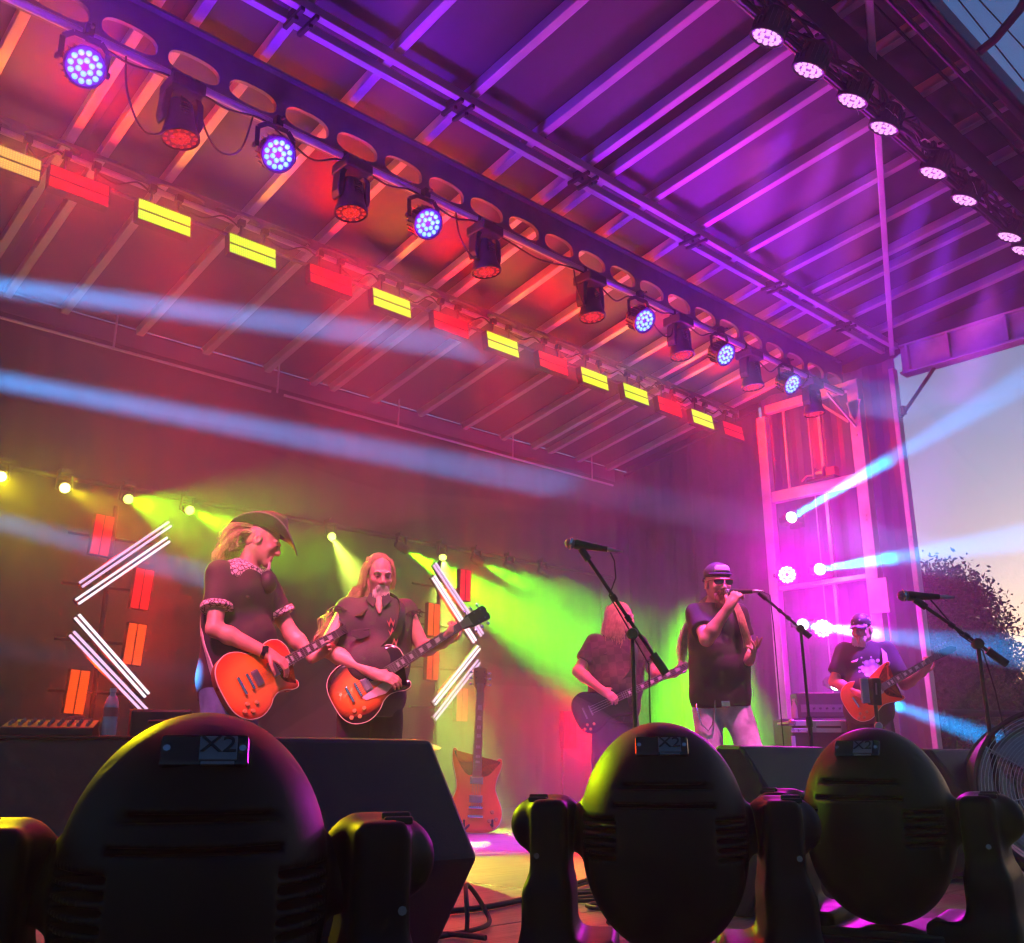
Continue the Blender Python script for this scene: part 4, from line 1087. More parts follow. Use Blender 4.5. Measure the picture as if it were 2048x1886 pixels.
# western hat in the head's frame
def hat(p, mat):
    T = p['T']; t = p['root']; P = []; F = []; na = 48
    rad = [1.0, 1.15, 1.4, 1.65, 1.85, 1.95]
    hz0 = .062
    for lay in (0, .006):
        for r in rad:
            for k in range(na):
                a = 2 * math.pi * k / na; x = .088 * math.cos(a); y = .108 * math.sin(a)
                u = (r - 1) / .95; bx, by = x * r * (1 - .06 * u), y * (1 + (r - 1) * .98)
                zz = hz0 + lay + u ** 1.5 * (.070 * math.cos(a) ** 2 - .062 * math.sin(a) ** 2 * (1.0 if math.sin(a) > 0 else .55))
                P.append(T(bx * (1 - .16 * u * math.cos(a) ** 2), by, zz))
    nr = len(rad)
    for lay in (0, 1):
        for i in range(nr - 1):
            for k in range(na):
                q = (lay * nr * na + i * na + k, lay * nr * na + i * na + (k + 1) % na, lay * nr * na + (i + 1) * na + (k + 1) % na, lay * nr * na + (i + 1) * na + k)
                F.append(q if lay else q[::-1])
    for k in range(na):
        a0 = (nr - 1) * na + k; a1 = (nr - 1) * na + (k + 1) % na; F.append((a0, a1, a1 + nr * na, a0 + nr * na))
        b0 = k; b1 = (k + 1) % na; F.append((b1, b0, b0 + nr * na, b1 + nr * na))
    MB().add(P, F).build('hat_brim', mat, t, 60)
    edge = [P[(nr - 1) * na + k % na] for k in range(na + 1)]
    MB().tube(edge, .0045, 6, False).build('brim_edge_highlight', pbr('brim_edge_highlight', (.12, .09, .12), .5), t)  # lighter tube stands in for the highlight along the brim edge
    P = []; F = []
    prof = [(1.0, .064), (1.0, .085), (.97, .115), (.93, .142), (.86, .165), (.70, .174), (.45, .166), (.2, .160), (.01, .158)]
    for (r, zz) in prof:
        for k in range(na):
            a = 2 * math.pi * k / na; x = .090 * math.cos(a) * r; y = .110 * math.sin(a) * r
            dent = -.024 * math.exp(-(x / .03) ** 2) * (zz > .14) + .012 * (math.sin(a) * r) * (zz > .1)
            pin = 1 - .16 * max(0, math.sin(a)) * (zz - .06) / .12
            P.append(T(x * pin, y * (1 - .05 * (zz - .06) / .1), zz + dent))
    for i in range(len(prof) - 1):
        for k in range(na): F.append((i * na + k, i * na + (k + 1) % na, (i + 1) * na + (k + 1) % na, (i + 1) * na + k))
    MB().add(P, F).build('hat_crown', mat, t, 60)
    P = []; F = []
    for (r, zz) in ((1.005, .066), (1.03, .07), (1.03, .088), (1.0, .092)):
        for k in range(na): a = 2 * math.pi * k / na; P.append(T(.0905 * math.cos(a) * r, .1105 * math.sin(a) * r, zz))
    for i in range(3):
        for k in range(na): F.append((i * na + k, i * na + (k + 1) % na, (i + 1) * na + (k + 1) % na, (i + 1) * na + k))
    MB().add(P, F).build('hat_band', BOOT, t, 60)
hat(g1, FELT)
# hair blown back from under the hat, goatee
hb = MB(); gd_ = []
for q in range(26):
    a = rng.uniform(-1.25, 1.25); z0 = rng.uniform(-.075, .055)
    r0 = T(.076 * math.sin(a), -.02 - .088 * math.cos(a), z0)
    bk = p['B'].T @ V(.5 * math.sin(a), -1, 0); L = rng.uniform(.75, 1.25)
    gd_.append([r0, r0 + bk * .035 * L + V(0, 0, -.012), r0 + bk * .075 * L + V(-.005, 0, -.035), r0 + bk * .105 * L + V(-.01, 0, -.075), r0 + bk * .10 * L + V(-.005, 0, -.115), r0 + bk * .115 * L + V(-.015, 0, -.135)])
strands(hb, gd_, 700, .013, .0030, .016, 12, .3)
hb.build('hair', HAIR_B, t, 70)
Hs = SDF(); Hs.ell(T(0, -.050, .0), (.078, .068, .070), p['B'], .02); Hs.ell(T(0, .07, -.01), (.09, .075, .11), p['B'], .01, True)
Hs.build('hair_base', HAIR_B, t, .008, fold=.003, fscale=40)
gb = MB(); gg = [[T(x, .086, -.100), T(x * .9, .098, -.125), T(x * .6, .098, -.150), T(x * .3, .088, -.168)] for x in (-.022, -.012, 0, .012, .022)]
strands(gb, gg, 110, .004, .0028, .003, 6); gb.build('goatee', HAIR_G, t, 70)
st1 = [(-.02, -.02, 1.575), (-.12, .06, 1.50), (-.225, .02, 1.38), (-.255, -.03, 1.26), (-.235, -.10, 1.12), (-.19, -.17, 1.0), (-.13, -.22, .86), (-.07, -.24, .78)]
guitar('orange sunburst electric guitar with cream edge, played by the man in the hat', G1R, G1Z, (0.505, .085, 1.205), (.455, .36, .30), (.42, -.86, .22),
       burst('cherry_burst', (0.90, 0.30, 0.03), (0.80, 0.13, 0.015), (0.45, 0.015, 0.01), .10, .20), MAHO, 1.10, strap=st1, straplabel='pale leather guitar strap running down his back', strapmat=pbr('pale_strap', (.55, .48, .48), .6))
# harmonica-style black mic pouch under his chin
MB().ball((0.085, -.045, 1.455), (.050, .045, .066), 16, 12).build('neck_cloth', FELT, t)

# ---- bearded guitarist, long hair
G2R, G2Z = (3.34, 4.81), -34.7
g2 = person('long-haired bearded man in sleeveless dark denim vest playing a burst guitar', G2R, G2Z,
    dict(head=(0.009, -0.02, 1.562), neck=(0.0, 0.03, 1.418), shR=(-0.172, 0, 1.355), elR=(-0.285, -0.08, 1.115), wrR=(0.010, -0.235, 0.962), haR=(0.089, -0.26, 0.942),
         shL=(0.172, 0.02, 1.358), elL=(0.285, -0.02, 1.130), wrL=(0.385, -0.215, 1.145), haL=(0.43, -0.25, 1.195), pel=(-0.013, 0.03, 0.860)),
    (.12, -.99), (.22, -.95, -.20), vox=.0065, belly=.05,
    handR=dict(n=(.1, .75, -.6), curl=.75, thumb=1), handL=dict(n=(-.3, .75, .5), curl=1.2, thumb=-1), trousers=PANT_K, neck_r=.062)
v2 = shirt(g2, VEST, .70, .12, .020, .06, .0055, 'vest', .0075, .074)
p = g2; J = p['J']; T = p['T']; t = p['root']
fr = MB()                                   # frayed arm holes
for k, sg in (('R', -1), ('L', 1)):
    a = J['sh' + k]; d = nrm(J['el' + k] - a); c = a + d * .035; Bm = frame(d)
    for q in range(90):
        an = rng.random() * 6.28; rr = .080
        b0 = Vector(c) + Bm.to_3x3() @ Vector((rr * math.cos(an), rr * math.sin(an), 0)); tip = b0 + Bm.to_3x3() @ Vector((rng.normal(0, .012) + .012 * math.cos(an), rng.normal(0, .012) + .012 * math.sin(an), rng.uniform(.012, .035)))
        fr.tube([b0, tip], [.003, .001], 4)
fr.build('frayed_edge', VEST, t, 0)
MB().box((-.085, -.175, 1.215), (.105, .016, .012), Matrix.Rotation(R(-8), 4, 'Y')).prism([(-.052, 0), (.052, 0), (.052, -.03), (0, -.05), (-.052, -.03)], 0, .006, Matrix.Translation((-.085, -.178, 1.212)) @ Matrix.Rotation(R(90), 4, 'X')).build('pocket_flap', VEST, t, 0, .003)
PNK = pbr('pale_red_print', (0.55, 0.16, 0.15), .8)
for q in range(4):                            # zigzag print down the vest front
    z = 1.285 - q * .058; x = .085 + .010 * q; pts = [(-.024, .0), (-.012, -.045), (0, -.012), (.012, -.045), (.024, 0), (.012, -.02), (0, .012), (-.012, -.02)]
    MB().prism(pts[::-1], 0, .004, Matrix.Translation((x, -.140 - .016 * q, z)) @ Matrix.Rotation(R(100), 4, 'X') @ Matrix.Rotation(R(6), 4, 'Z')).build('print', PNK, t, 0)
Sk = SDF().cone((.012, -.075, 1.40), (.018, -.128, 1.325), .034, .010, .02); Sk.build('open_collar', SKIN_M, t, .007)
for sg in (-1, 1): MB().prism([(0, 0), (.055 * sg, .02), (.075 * sg, -.035), (.03 * sg, -.085)][::sg], 0, .006, Matrix.Translation((.012, -.085, 1.43)) @ Matrix.Rotation(R(65), 4, 'X')).build('collar', VEST, t, 0, .003)
add_eyes(p, HAIR_G)
Hs = SDF(); Hs.ell(T(0, -.030, .045), (.083, .100, .088), p['B'], .02); Hs.ell(T(0, .085, -.015), (.062, .075, .105), p['B'], .008, True); Hs.ell(T(0, .0, -.12), (.2, .2, .07), p['B'], .01, True)
Hs.build('hair_base', HAIR_B, t, .0065, fold=.0028, fscale=55)
hb = MB(); gl = []; grr = []
for q in range(30):
    a = rng.uniform(-.3, 1.3); zz = rng.uniform(-.01, .105); fw_ = .035 - .05 * a
    r0 = T(-.068 - .014 * (zz < .06), fw_ - .03, zz)
    gl.append([r0, r0 + V(-.022, .015, -.05), V(-.105 + rng.normal(0, .02), .035, 1.475), V(-.165 + rng.normal(0, .025), .06, 1.40), V(-.225 + rng.normal(0, .03), .085, 1.32 + rng.normal(0, .02)), V(-.285 + rng.normal(0, .035), .09, 1.22 + rng.normal(0, .02)), V(-.335 + rng.normal(0, .03), .09, 1.13)])
    r1 = T(.070 + .014 * (zz < .06), fw_ - .03, zz)
    grr.append([r1, r1 + V(.016, .012, -.06), r1 + V(.026, .02, -.12), r1 + V(.022, .035, -.18), r1 + V(.018, .06, -.23), r1 + V(.01, .085, -.29)])
gt = []
for sgn in (-1, 1):
    for q in range(12):
        yy = -.09 + .125 * q / 11; rr = math.sqrt(max(0, 1 - ((yy + .03) / .105) ** 2))
        gt.append([T(.004 * sgn, yy, .040 + .092 * rr), T(.045 * sgn, yy, .040 + .080 * rr), T(.080 * sgn, yy - .004, .045), T(.089 * sgn, yy - .012, -.01), T(.092 * sgn, yy - .018, -.06), T(.088 * sgn, yy - .02, -.10)])
strands(hb, gt, 520, .004, .0030, .003, 9, .0)
strands(hb, gl, 850, .012, .0030, .007, 13, .6); strands(hb, grr, 420, .008, .0030, .006, 11, .6)
hb.build('hair', HAIR_B, t, 70)
gb = MB(); gg = [[T(x, .078 + .014 * math.cos(x * 30), -.085), T(x * 1.0, .094, -.115), T(x * .85, .092, -.150), T(x * .6, .085, -.175)] for x in (-.045, -.03, -.015, 0, .015, .03, .045)]
gg += [[T(x, .098, -.056), T(x * 1.5, .100, -.062), T(x * 2.0, .094, -.078), T(x * 2.2, .085, -.10)] for x in (-.016, -.008, .008, .016)]
strands(gb, gg, 420, .0045, .0028, .003, 7, .4); gb.build('beard', HAIR_G, t, 70)
BS = SDF(); BS.ell(T(0, .070, -.108), (.042, .030, .034), p['B'], .02); BS.ell(T(0, .080, -.140), (.028, .020, .028), p['B'], .02); BS.build('beard_base', HAIR_G, t, .006, fold=.002, fscale=60)
st2 = [(-.10, -.14, 1.30), (.02, .02, 1.46), (.13, .0, 1.425), (.15, -.13, 1.33), (.12, -.17, 1.2), (.02, -.19, 1.08)]
guitar('dark-edged sunburst electric guitar with pink pickguard, played by the bearded man', G2R, G2Z, (0.484, -.250, 1.238), (.512, -.06, .325), (.02, -1, .16),
       burst('tobacco_burst', (0.85, 0.30, 0.04), (0.55, 0.14, 0.02), (0.02, 0.012, 0.01), .075, .150), HEADB, 1.06, guard=pbr('pink_guard', (.75, .55, .52), .4), strap=st2)

# ---- bass player behind, hair over the face
BR, BZ = (5.97, 5.24), -48.8
bp_ = person('bass player with long curly hair over the face and dark checked shirt', BR, BZ,
    dict(head=(0.050, 0, 1.605), neck=(0.010, 0.02, 1.455), shR=(-0.170, -0.02, 1.390), elR=(-0.305, -0.08, 1.175), wrR=(-0.120, -0.235, 1.020), haR=(-0.045, -0.255, 0.972),
         shL=(0.182, 0.04, 1.392), elL=(0.300, 0.02, 1.150), wrL=(0.445, -0.140, 1.145), haL=(0.490, -0.175, 1.185), pel=(-0.027, 0.02, 0.905)),
    (.15, -.98), (.80, -.52, -.05), vox=.0075, belly=.03,
    handR=dict(n=(.1, .75, -.6), curl=.8, thumb=1), handL=dict(n=(-.3, .75, .5), curl=1.2, thumb=-1), trousers=PANT_K)
def check_cloth():
    m = bpy.data.materials.new('checked_cloth'); m.use_nodes = True; n = m.node_tree.nodes; l = m.node_tree.links; b = n['Principled BSDF']
    tc = n.new('ShaderNodeTexCoord'); mp = n.new('ShaderNodeMapping'); mp.inputs['Rotation'].default_value = (0, .1, 0); l.new(tc.outputs['Object'], mp.inputs[0])
    ck = n.new('ShaderNodeTexChecker'); ck.inputs['Scale'].default_value = 17; ck.inputs['Color1'].default_value = (.022, .014, .014, 1); ck.inputs['Color2'].default_value = (.055, .035, .032, 1)
    l.new(mp.outputs[0], ck.inputs['Vector']); l.new(ck.outputs['Color'], b.inputs['Base Color']); b.inputs['Roughness'].default_value = .85
    return m
shirt(bp_, check_cloth(), .76, .62, .022, .045, .004, vox=.009, rs=.080)
p = bp_; J = p['J']; T = p['T']; t = p['root']
Hs = SDF(); Hs.ell(T(0, -.025, .035), (.088, .106, .096), p['B'], .02); Hs.ell(T(0, -.06, -.09), (.085, .07, .12), p['B'], .04); Hs.ell(T(.0, .12, -.03), (.060, .07, .10), p['B'], .01, True)
Hs.build('hair_base', HAIR_B, t, .008, fold=.004, fscale=38)
hb = MB(); gl = []
for q in range(26):
    a = rng.uniform(-2.4, 2.4); r0 = T(.080 * math.sin(a), -.02 - .095 * math.cos(a), rng.uniform(.0, .10))
    o = p['B'].T @ V(math.sin(a), -math.cos(a), 0)
    gl.append([r0, r0 + o * .022 + V(0, 0, -.07), r0 + o * .030 + V(-.01, 0, -.15), r0 + o * .028 + V(-.015, 0, -.22), r0 + o * .03 + V(-.02, 0, -.30)])
strands(hb, gl, 620, .010, .0038, .011, 12, .25); hb.build('hair', HAIR_B, t, 70)
guitar('black bass guitar held by the player with hair over the face', BR, BZ, (0.575, -.200, 1.215), (.672, -.02, .300), (.03, -1, .14), HEADB, HEADB, 1.0, True, DOUBLE, pick_y=(.03, -.05), nut=.76, name='bass_guitar',
       strap=[(-.10, -.14, 1.30), (.03, .04, 1.47), (.13, .03, 1.45), (.15, -.12, 1.34), (.14, -.17, 1.2), (.05, -.20, 1.08)])

# ---- singer
SR, SZ = (5.47, 3.89), -54.6
sg_ = person('singer in backwards cap, sunglasses, dark tee and pale jeans holding a microphone', SR, SZ,
    dict(head=(0.020, -0.04, 1.645), neck=(-0.012, 0.02, 1.510), shR=(-0.132, 0, 1.448), elR=(-0.078, -0.215, 1.252), wrR=(0.080, -0.262, 1.455), haR=(0.128, -0.262, 1.535),
         shL=(0.130, 0.02, 1.440), elL=(0.190, 0.06, 1.200), wrL=(0.185, -0.130, 1.120), haL=(0.232, -0.200, 1.190), pel=(-0.012, 0.02, 0.915)),
    (.12, -.99), (.36, -.92, -.10), vox=.0065, belly=.035, legs=((-.095, -.06, .52), (.165, -.03, .52)),
    handR=dict(n=(.35, .75, -.1), curl=1.35, thumb=1), handL=dict(n=(-.75, .2, .35), curl=.35, thumb=-1, spread=2.2, curls=(.1, .35, .6, .9)), trousers=JEAN_L)
shirt(sg_, TEE_K, .83, .62, .018, .035, .0068, 't_shirt', .0075, .074)
p = sg_; J = p['J']; T = p['T']; t = p['root']
C_ = SDF(); C_.ell(T(0, -.020, .062), (.088, .108, .082), p['B'], .01); C_.ell(T(0, -.02, -.03), (.2, .2, .075), p['B'], .01, True)
C_.build('cap', pbr('cap_cloth', (.045, .030, .055), .8, bump=.2, bscale=200), t, .0055)
P = []; F = []
for i, zz in enumerate((.072, .088, .104, .118)):
    for k in range(9):
        a = -0.62 + 1.24 * k / 8; rr = (.0905, .0900, .085, .075)[i]; w_ = 1 if i < 3 else .75
        P.append(T(rr * math.sin(a * w_), -.02 + (rr + .0215) * math.cos(a * w_), zz))
for i in range(3):
    for k in range(8): F.append((i * 9 + k, i * 9 + k + 1, i * 9 + 10 + k, i * 9 + 9 + k))
o = MB().add(P, F).build('cap_patch', pbr('lilac_cloth', (.55, .40, .55), .8), t, 60); sm_ = o.modifiers.new('s', 'SOLIDIFY'); sm_.thickness = .004; sm_.offset = 0
st_ = MB(); st_.tube([T(.0905 * math.sin(a), -.02 + .1120 * math.cos(a), .060) for a in np.linspace(-1.0, 1.0, 12)], .008, 6); st_.build('cap_strap', pbr('cap_cloth2', (.05, .03, .10), .7), t)
BR_ = MB(); P = []; F = []
for i, r_ in enumerate((1.0, 1.35, 1.65)):
    for k in range(13):
        a = math.pi + (-1.0 + 2.0 * k / 12); P.append(T(.088 * math.sin(a) * (1 if i == 0 else 1.02), -.02 + .108 * math.cos(a) * r_, .045 - .012 * i))
for i in range(2):
    for k in range(12): F.append((i * 13 + k, i * 13 + k + 1, i * 13 + 14 + k, i * 13 + 13 + k))
o = BR_.add(P, F).build('cap_brim', pbr('cap_cloth', (.045, .03, .055)), t, 60); o.modifiers.new('s', 'SOLIDIFY').thickness = .004
gl_ = MB()
for s in (-1, 1):
    ol = [(-.030, .014), (.030, .016), (.032, -.004), (.020, -.020), (-.012, -.020), (-.028, -.006)]
    P = [T(.034 * s + x * s, .116 - abs(.034 * s + x * s) ** 2 * 5, .004 + y) for x, y in ol] + [T(.034 * s + x * s, .111 - abs(.034 * s + x * s) ** 2 * 5, .004 + y) for x, y in ol]
    MB().add(P, [(5, 4, 3, 2, 1, 0) if s > 0 else (0, 1, 2, 3, 4, 5), (6, 7, 8, 9, 10, 11) if s > 0 else (11, 10, 9, 8, 7, 6)] + [(k, (k + 1) % 6, 6 + (k + 1) % 6, 6 + k) for k in range(6)]).build('sunglass_lens', LENS, t, 0)
    gl_.tube([T(.066 * s, .094, .018), T(.080 * s, .05, .014), T(.083 * s, -.02, .006)], .0035, 6)
gl_.tube([T(-.066, .094, .019), T(-.034, .113, .021), T(0, .117, .018), T(.034, .113, .021), T(.066, .094, .019)], .0035, 6); gl_.build('sunglass_frame', pbr('red_frame', (.25, .03, .03), .3), t)
gb = MB(); gg = [[T(x, .070 + .02 * math.cos(x * 26), -.07), T(x, .090, -.11), T(x * .85, .085, -.155), T(x * .5, .07, -.20)] for x in (-.055, -.04, -.02, 0, .02, .04, .055)]
gg += [[T(x, .098, -.054), T(x * 1.6, .102, -.06), T(x * 2.2, .094, -.08), T(x * 2.4, .08, -.11)] for x in (-.018, -.008, .008, .018)]
strands(gb, gg, 420, .005, .0032, .004, 7, .4); gb.build('beard', HAIR_R, t, 70)
BS = SDF(); BS.ell(T(0, .062, -.100), (.056, .040, .040), p['B'], .02); BS.ell(T(0, .075, -.145), (.040, .028, .035), p['B'], .02); BS.build('beard_base', HAIR_R, t, .0065, fold=.002, fscale=60)
hb = MB(); gl = []; g2_ = []
for q in range(12):
    r0 = T(-.075, -.03 - .02 * rng.random(), rng.uniform(-.03, .03))
    gl.append([r0, V(-.10, .05, 1.52), V(-.18, .10, 1.42), V(-.235, .10, 1.30), V(-.245 + rng.normal(0, .01), .09, 1.20), V(-.225 + rng.normal(0, .012), .08, 1.08)])
    r1 = T(.078, -.03, rng.uniform(-.03, .03))
    g2_.append([r1, V(.11, -.03, 1.53), V(.145, -.10, 1.44), V(.165, -.135, 1.34), V(.185, -.135, 1.24), V(.19 + rng.normal(0, .008), -.14, 1.17)])
strands(hb, gl, 300, .012, .0034, .007, 12, .8); strands(hb, g2_, 170, .008, .0034, .006, 10, .8); hb.build('hair', HAIR_B, t, 70)
pel = J['pel']
MB().tube([(-.165, -.08, .86), (-.16, -.115, .80), (-.14, -.125, .72), (-.10, -.135, .68), (-.07, -.145, .72), (-.05, -.15, .82), (-.045, -.15, .87)], .005, 8).build('wallet_chain', CHROME, t)
MB().box((.02, -.163, .845), (.055, .012, .04)).build('belt_buckle', CHROME, t, 0, .006)

# ---- right-hand guitarist by the tower
G3R, G3Z = (8.00, 4.18), -62.4
g3 = person('white-bearded man in spotted cap and printed black tee playing guitar at the right', G3R, G3Z,
    dict(head=(-0.015, -0.02, 1.585), neck=(-0.003, 0.02, 1.462), shR=(-0.170, 0, 1.395), elR=(-0.278, -0.06, 1.145), wrR=(-0.066, -0.235, 1.028), haR=(-0.006, -0.255, 0.998),
         shL=(0.172, 0.02, 1.392), elL=(0.285, -0.04, 1.110), wrL=(0.425, -0.225, 1.190), haL=(0.466, -0.265, 1.250), pel=(-0.02, 0.02, 0.905)),
    (.0, -1), (-.38, -.9, -.15), vox=.0075, belly=.06,
    handR=dict(n=(.1, .75, -.6), curl=.75, thumb=1), handL=dict(n=(-.3, .75, .5), curl=1.2, thumb=-1), trousers=PANT_K)
def print_tee():
    m = bpy.data.materials.new('printed_tee'); m.use_nodes = True; n = m.node_tree.nodes; l = m.node_tree.links; b = n['Principled BSDF']
    tc = n.new('ShaderNodeTexCoord'); sp = n.new('ShaderNodeSeparateXYZ'); l.new(tc.outputs['Object'], sp.inputs[0])
    cb = n.new('ShaderNodeCombineXYZ'); l.new(sp.outputs[0], cb.inputs[0]); l.new(sp.outputs[2], cb.inputs[1])
    vo = n.new('ShaderNodeTexVoronoi'); vo.inputs['Scale'].default_value = 26; l.new(cb.outputs[0], vo.inputs['Vector'])
    vm = n.new('ShaderNodeVectorMath'); vm.operation = 'DISTANCE'; vm.inputs[1].default_value = (.03, 1.25, 0); l.new(cb.outputs[0], vm.inputs[0])
    ad = n.new('ShaderNodeMath'); ad.operation = 'MULTIPLY_ADD'; ad.inputs[1].default_value = .09; l.new(vo.outputs['Distance'], ad.inputs[0]); l.new(vm.outputs['Value'], ad.inputs[2])
    fr_ = n.new('ShaderNodeMath'); fr_.operation = 'LESS_THAN'; fr_.inputs[1].default_value = .125; l.new(ad.outputs[0], fr_.inputs[0])
    fy = n.new('ShaderNodeMath'); fy.operation = 'LESS_THAN'; fy.inputs[1].default_value = -.05; l.new(sp.outputs[1], fy.inputs[0])
    an = n.new('ShaderNodeMath'); an.operation = 'MULTIPLY'; l.new(fr_.outputs[0], an.inputs[0]); l.new(fy.outputs[0], an.inputs[1])
    pc = n.new('ShaderNodeMix'); pc.data_type = 'RGBA'; pc.inputs[6].default_value = (.75, .68, .78, 1); pc.inputs[7].default_value = (.22, .12, .35, 1); l.new(vo.outputs['Distance'], pc.inputs[0])
    mx = n.new('ShaderNodeMix'); mx.data_type = 'RGBA'; mx.inputs[6].default_value = (.03, .026, .034, 1); l.new(pc.outputs[2], mx.inputs[7]); l.new(an.outputs[0], mx.inputs[0])
    l.new(mx.outputs[2], b.inputs['Base Color']); b.inputs['Roughness'].default_value = .85
    return m
shirt(g3, print_tee(), .78, .72, .024, .065, .0042, 't_shirt', .009, .084)
p = g3; J = p['J']; T = p['T']; t = p['root']
def dotted():
    m = bpy.data.materials.new('spotted_cap_cloth'); m.use_nodes = True; n = m.node_tree.nodes; l = m.node_tree.links; b = n['Principled BSDF']
    tc = n.new('ShaderNodeTexCoord'); vo = n.new('ShaderNodeTexVoronoi'); vo.inputs['Scale'].default_value = 30; l.new(tc.outputs['Object'], vo.inputs['Vector'])
    cr = n.new('ShaderNodeValToRGB'); e = cr.color_ramp.elements; e[0].position = .3; e[0].color = (.6, .5, .6, 1); e[1].position = .36; e[1].color = (.05, .035, .06, 1)
    l.new(vo.outputs['Distance'], cr.inputs[0]); l.new(cr.outputs[0], b.inputs['Base Color']); return m
DOT = dotted()
C_ = SDF(); C_.ell(T(0, -.020, .058), (.088, .108, .086), p['B'], .01); C_.ell(T(0, -.02, -.04), (.2, .2, .075), p['B'], .01, True); C_.build('cap', DOT, t, .007)
P = []; F = []
for i, r_ in enumerate((1.0, 1.3, 1.6)):
    for k in range(13): a = -1.0 + 2.0 * k / 12; P.append(T(.088 * math.sin(a) * (1 + .05 * i), -.02 + .108 * math.cos(a) * r_, .045 - .006 * i - .02 * abs(math.sin(a)) * i))
for i in range(2):
    for k in range(12): F.append((i * 13 + k, i * 13 + k + 1, i * 13 + 14 + k, i * 13 + 13 + k))
o = MB().add(P, F).build('cap_brim', DOT, t, 60); o.modifiers.new('s', 'SOLIDIFY').thickness = .004
gb = MB(); gg = [[T(x, .068 + .02 * math.cos(x * 26), -.06), T(x, .088, -.10), T(x * .85, .085, -.14), T(x * .5, .07, -.18)] for x in (-.055, -.04, -.02, 0, .02, .04, .055)]
strands(gb, gg, 260, .005, .0034, .003, 7, .4); gb.build('beard', pbr('white_beard', (.7, .68, .65), .6), t, 70); add_eyes(p, HAIR_G)
guitar('orange pointed-horn electric guitar of the guitarist at the right', G3R, G3Z, (0.520, -.270, 1.300), (.539, -.05, .290), (0, -1, .12), burst('orange_lacquer', (.85, .22, .02), (.8, .18, .02), (.62, .10, .015), .1, .2), HEADB, 1.05, False, DOUBLE, inline=True,
       strap=[(-.10, -.15, 1.30), (.03, .04, 1.47), (.13, .03, 1.45), (.15, -.14, 1.34), (.13, -.20, 1.2), (.05, -.22, 1.08)], strapmat=pbr('printed_strap', (.6, .35, .5), .7))

# ================================================================== STAGE GEAR
GRILLE = pbr('mic_grille', (0.22, 0.22, 0.23), 0.35, 0.9, vary=0.4, scale=220, bump=0.6, bscale=420)
TAPE = pbr('white_tape', (0.7, 0.7, 0.72), 0.6)
def microphone(a, d, label, held=False):
    """a = centre of the ball, d = direction from ball to cable"""
    t = thing('microphone', label, 'microphone', a, 0, 'vocal microphones')
    M = frame(d)
    MB().ball((0, 0, 0), (.026, .026, .028), 20, 14).build('grille', GRILLE, t, 60, 0, M)
    MB().lathe([(.0262, -.004), (.0275, -.002), (.0275, .004), (.0262, .006)], 20).build('band', CHROME, t, 60, 0, M)
    MB().lathe([(.022, .018), (.0235, .028), (.021, .05), (.0165, .10), (.014, .15), (.013, .165), (.0005, .166)], 18).build('handle', BLACKM, t, 50, 0, M)
    MB().lathe([(.010, .166), (.011, .17), (.011, .20), (.007, .205), (.006, .235), (.0005, .236)], 14).build('plug', STEEL, t, 50, 0, M)
    return t
def mic_stand(base, pivot, tip, tail, label, cable=None, tripod=True, r=.011):
    t = thing('microphone_stand', label, 'microphone stand', base, 0, 'microphone stands')
    b = Vector(base); L = lambda p: Vector(p) - b
    pv = L(pivot)
    low = Vector((0, 0, .10)); mid = low + (pv - low) * .52
    MB().tube([low, mid], r * 1.25, 12).build('lower_tube', BLACKM, t)
    MB().tube([mid, pv], r * .85, 12).build('upper_tube', BLACKM, t)
    dv = (pv - low).normalized()
    MB().lathe([(r * 1.2, -.03), (r * 1.8, -.025), (r * 1.8, .03), (r * 1.1, .04)], 14, Matrix.Translation(mid) @ frame(dv)).build('clutch', BLACK, t)
    bd_ = (L(tip) - L(tail)).normalized()
    MB().tube([L(tip), L(tail)], r * .75, 10).build('boom', BLACKM, t)
    MB().tube([L(tail), L(tail) + bd_ * .10], r * 1.7, 12).build('counterweight', BLACK, t)
    MB().tube([L(tip) - bd_ * .04, L(tip) + bd_ * .02], r * 1.5, 10).build('clip', BLACK, t)
    sd_ = bd_.cross(Vector((0, 0, 1))).normalized()
    MB().lathe([(.022, -.02), (.026, -.012), (.026, .012), (.022, .02)], 14, Matrix.Translation(pv) @ frame(sd_)).tube([pv + sd_ * .02, pv + sd_ * .055], .007, 8).build('pivot_knob', BLACK, t)
    for k in (.45, .62):
        q = L(tail) + (L(tip) - L(tail)) * k
        MB().lathe([(r * .8, -.015), (r * 1.15, -.013), (r * 1.15, .013), (r * .8, .015)], 10, Matrix.Translation(q) @ frame(bd_)).build('cable_tie', BLACK, t)
    if tripod:
        for k in range(3):
            a = 2 * math.pi * k / 3 + .4
            MB().tube([(0, 0, .10), (.30 * math.cos(a), .30 * math.sin(a), .012)], .008, 8).build('leg', BLACKM, t)
    else: MB().lathe([(.13, 0.003), (.13, .012), (.10, .022), (.02, .03), (.015, .10)], 28).build('foot', BLACKM, t)
    if cable: MB().tube([L(p) for p in cable], .0035, 6).build('cable', RUBBER, t)
    return t
# centre stand (empty mic in front of the bass player)
microphone((3.115, 2.985, 1.437), (.075, -.075, -.018), 'microphone alone on the boom stand in front of the bass player')
mic_stand((3.30, 2.80, 0), (3.30, 2.80, 1.03), (3.155, 2.945, 1.395), (3.41, 2.71, .86), 'boom microphone stand crossing in front of the bass player', [(3.25, 2.87, 1.40), (3.265, 2.86, 1.36), (3.26, 2.85, 1.28), (3.235, 2.87, 1.2), (3.27, 2.84, 1.12), (3.31, 2.79, 1.0), (3.345, 2.75, .9), (3.345, 2.755, .7), (3.35, 2.76, .3), (3.40, 2.80, .01)])
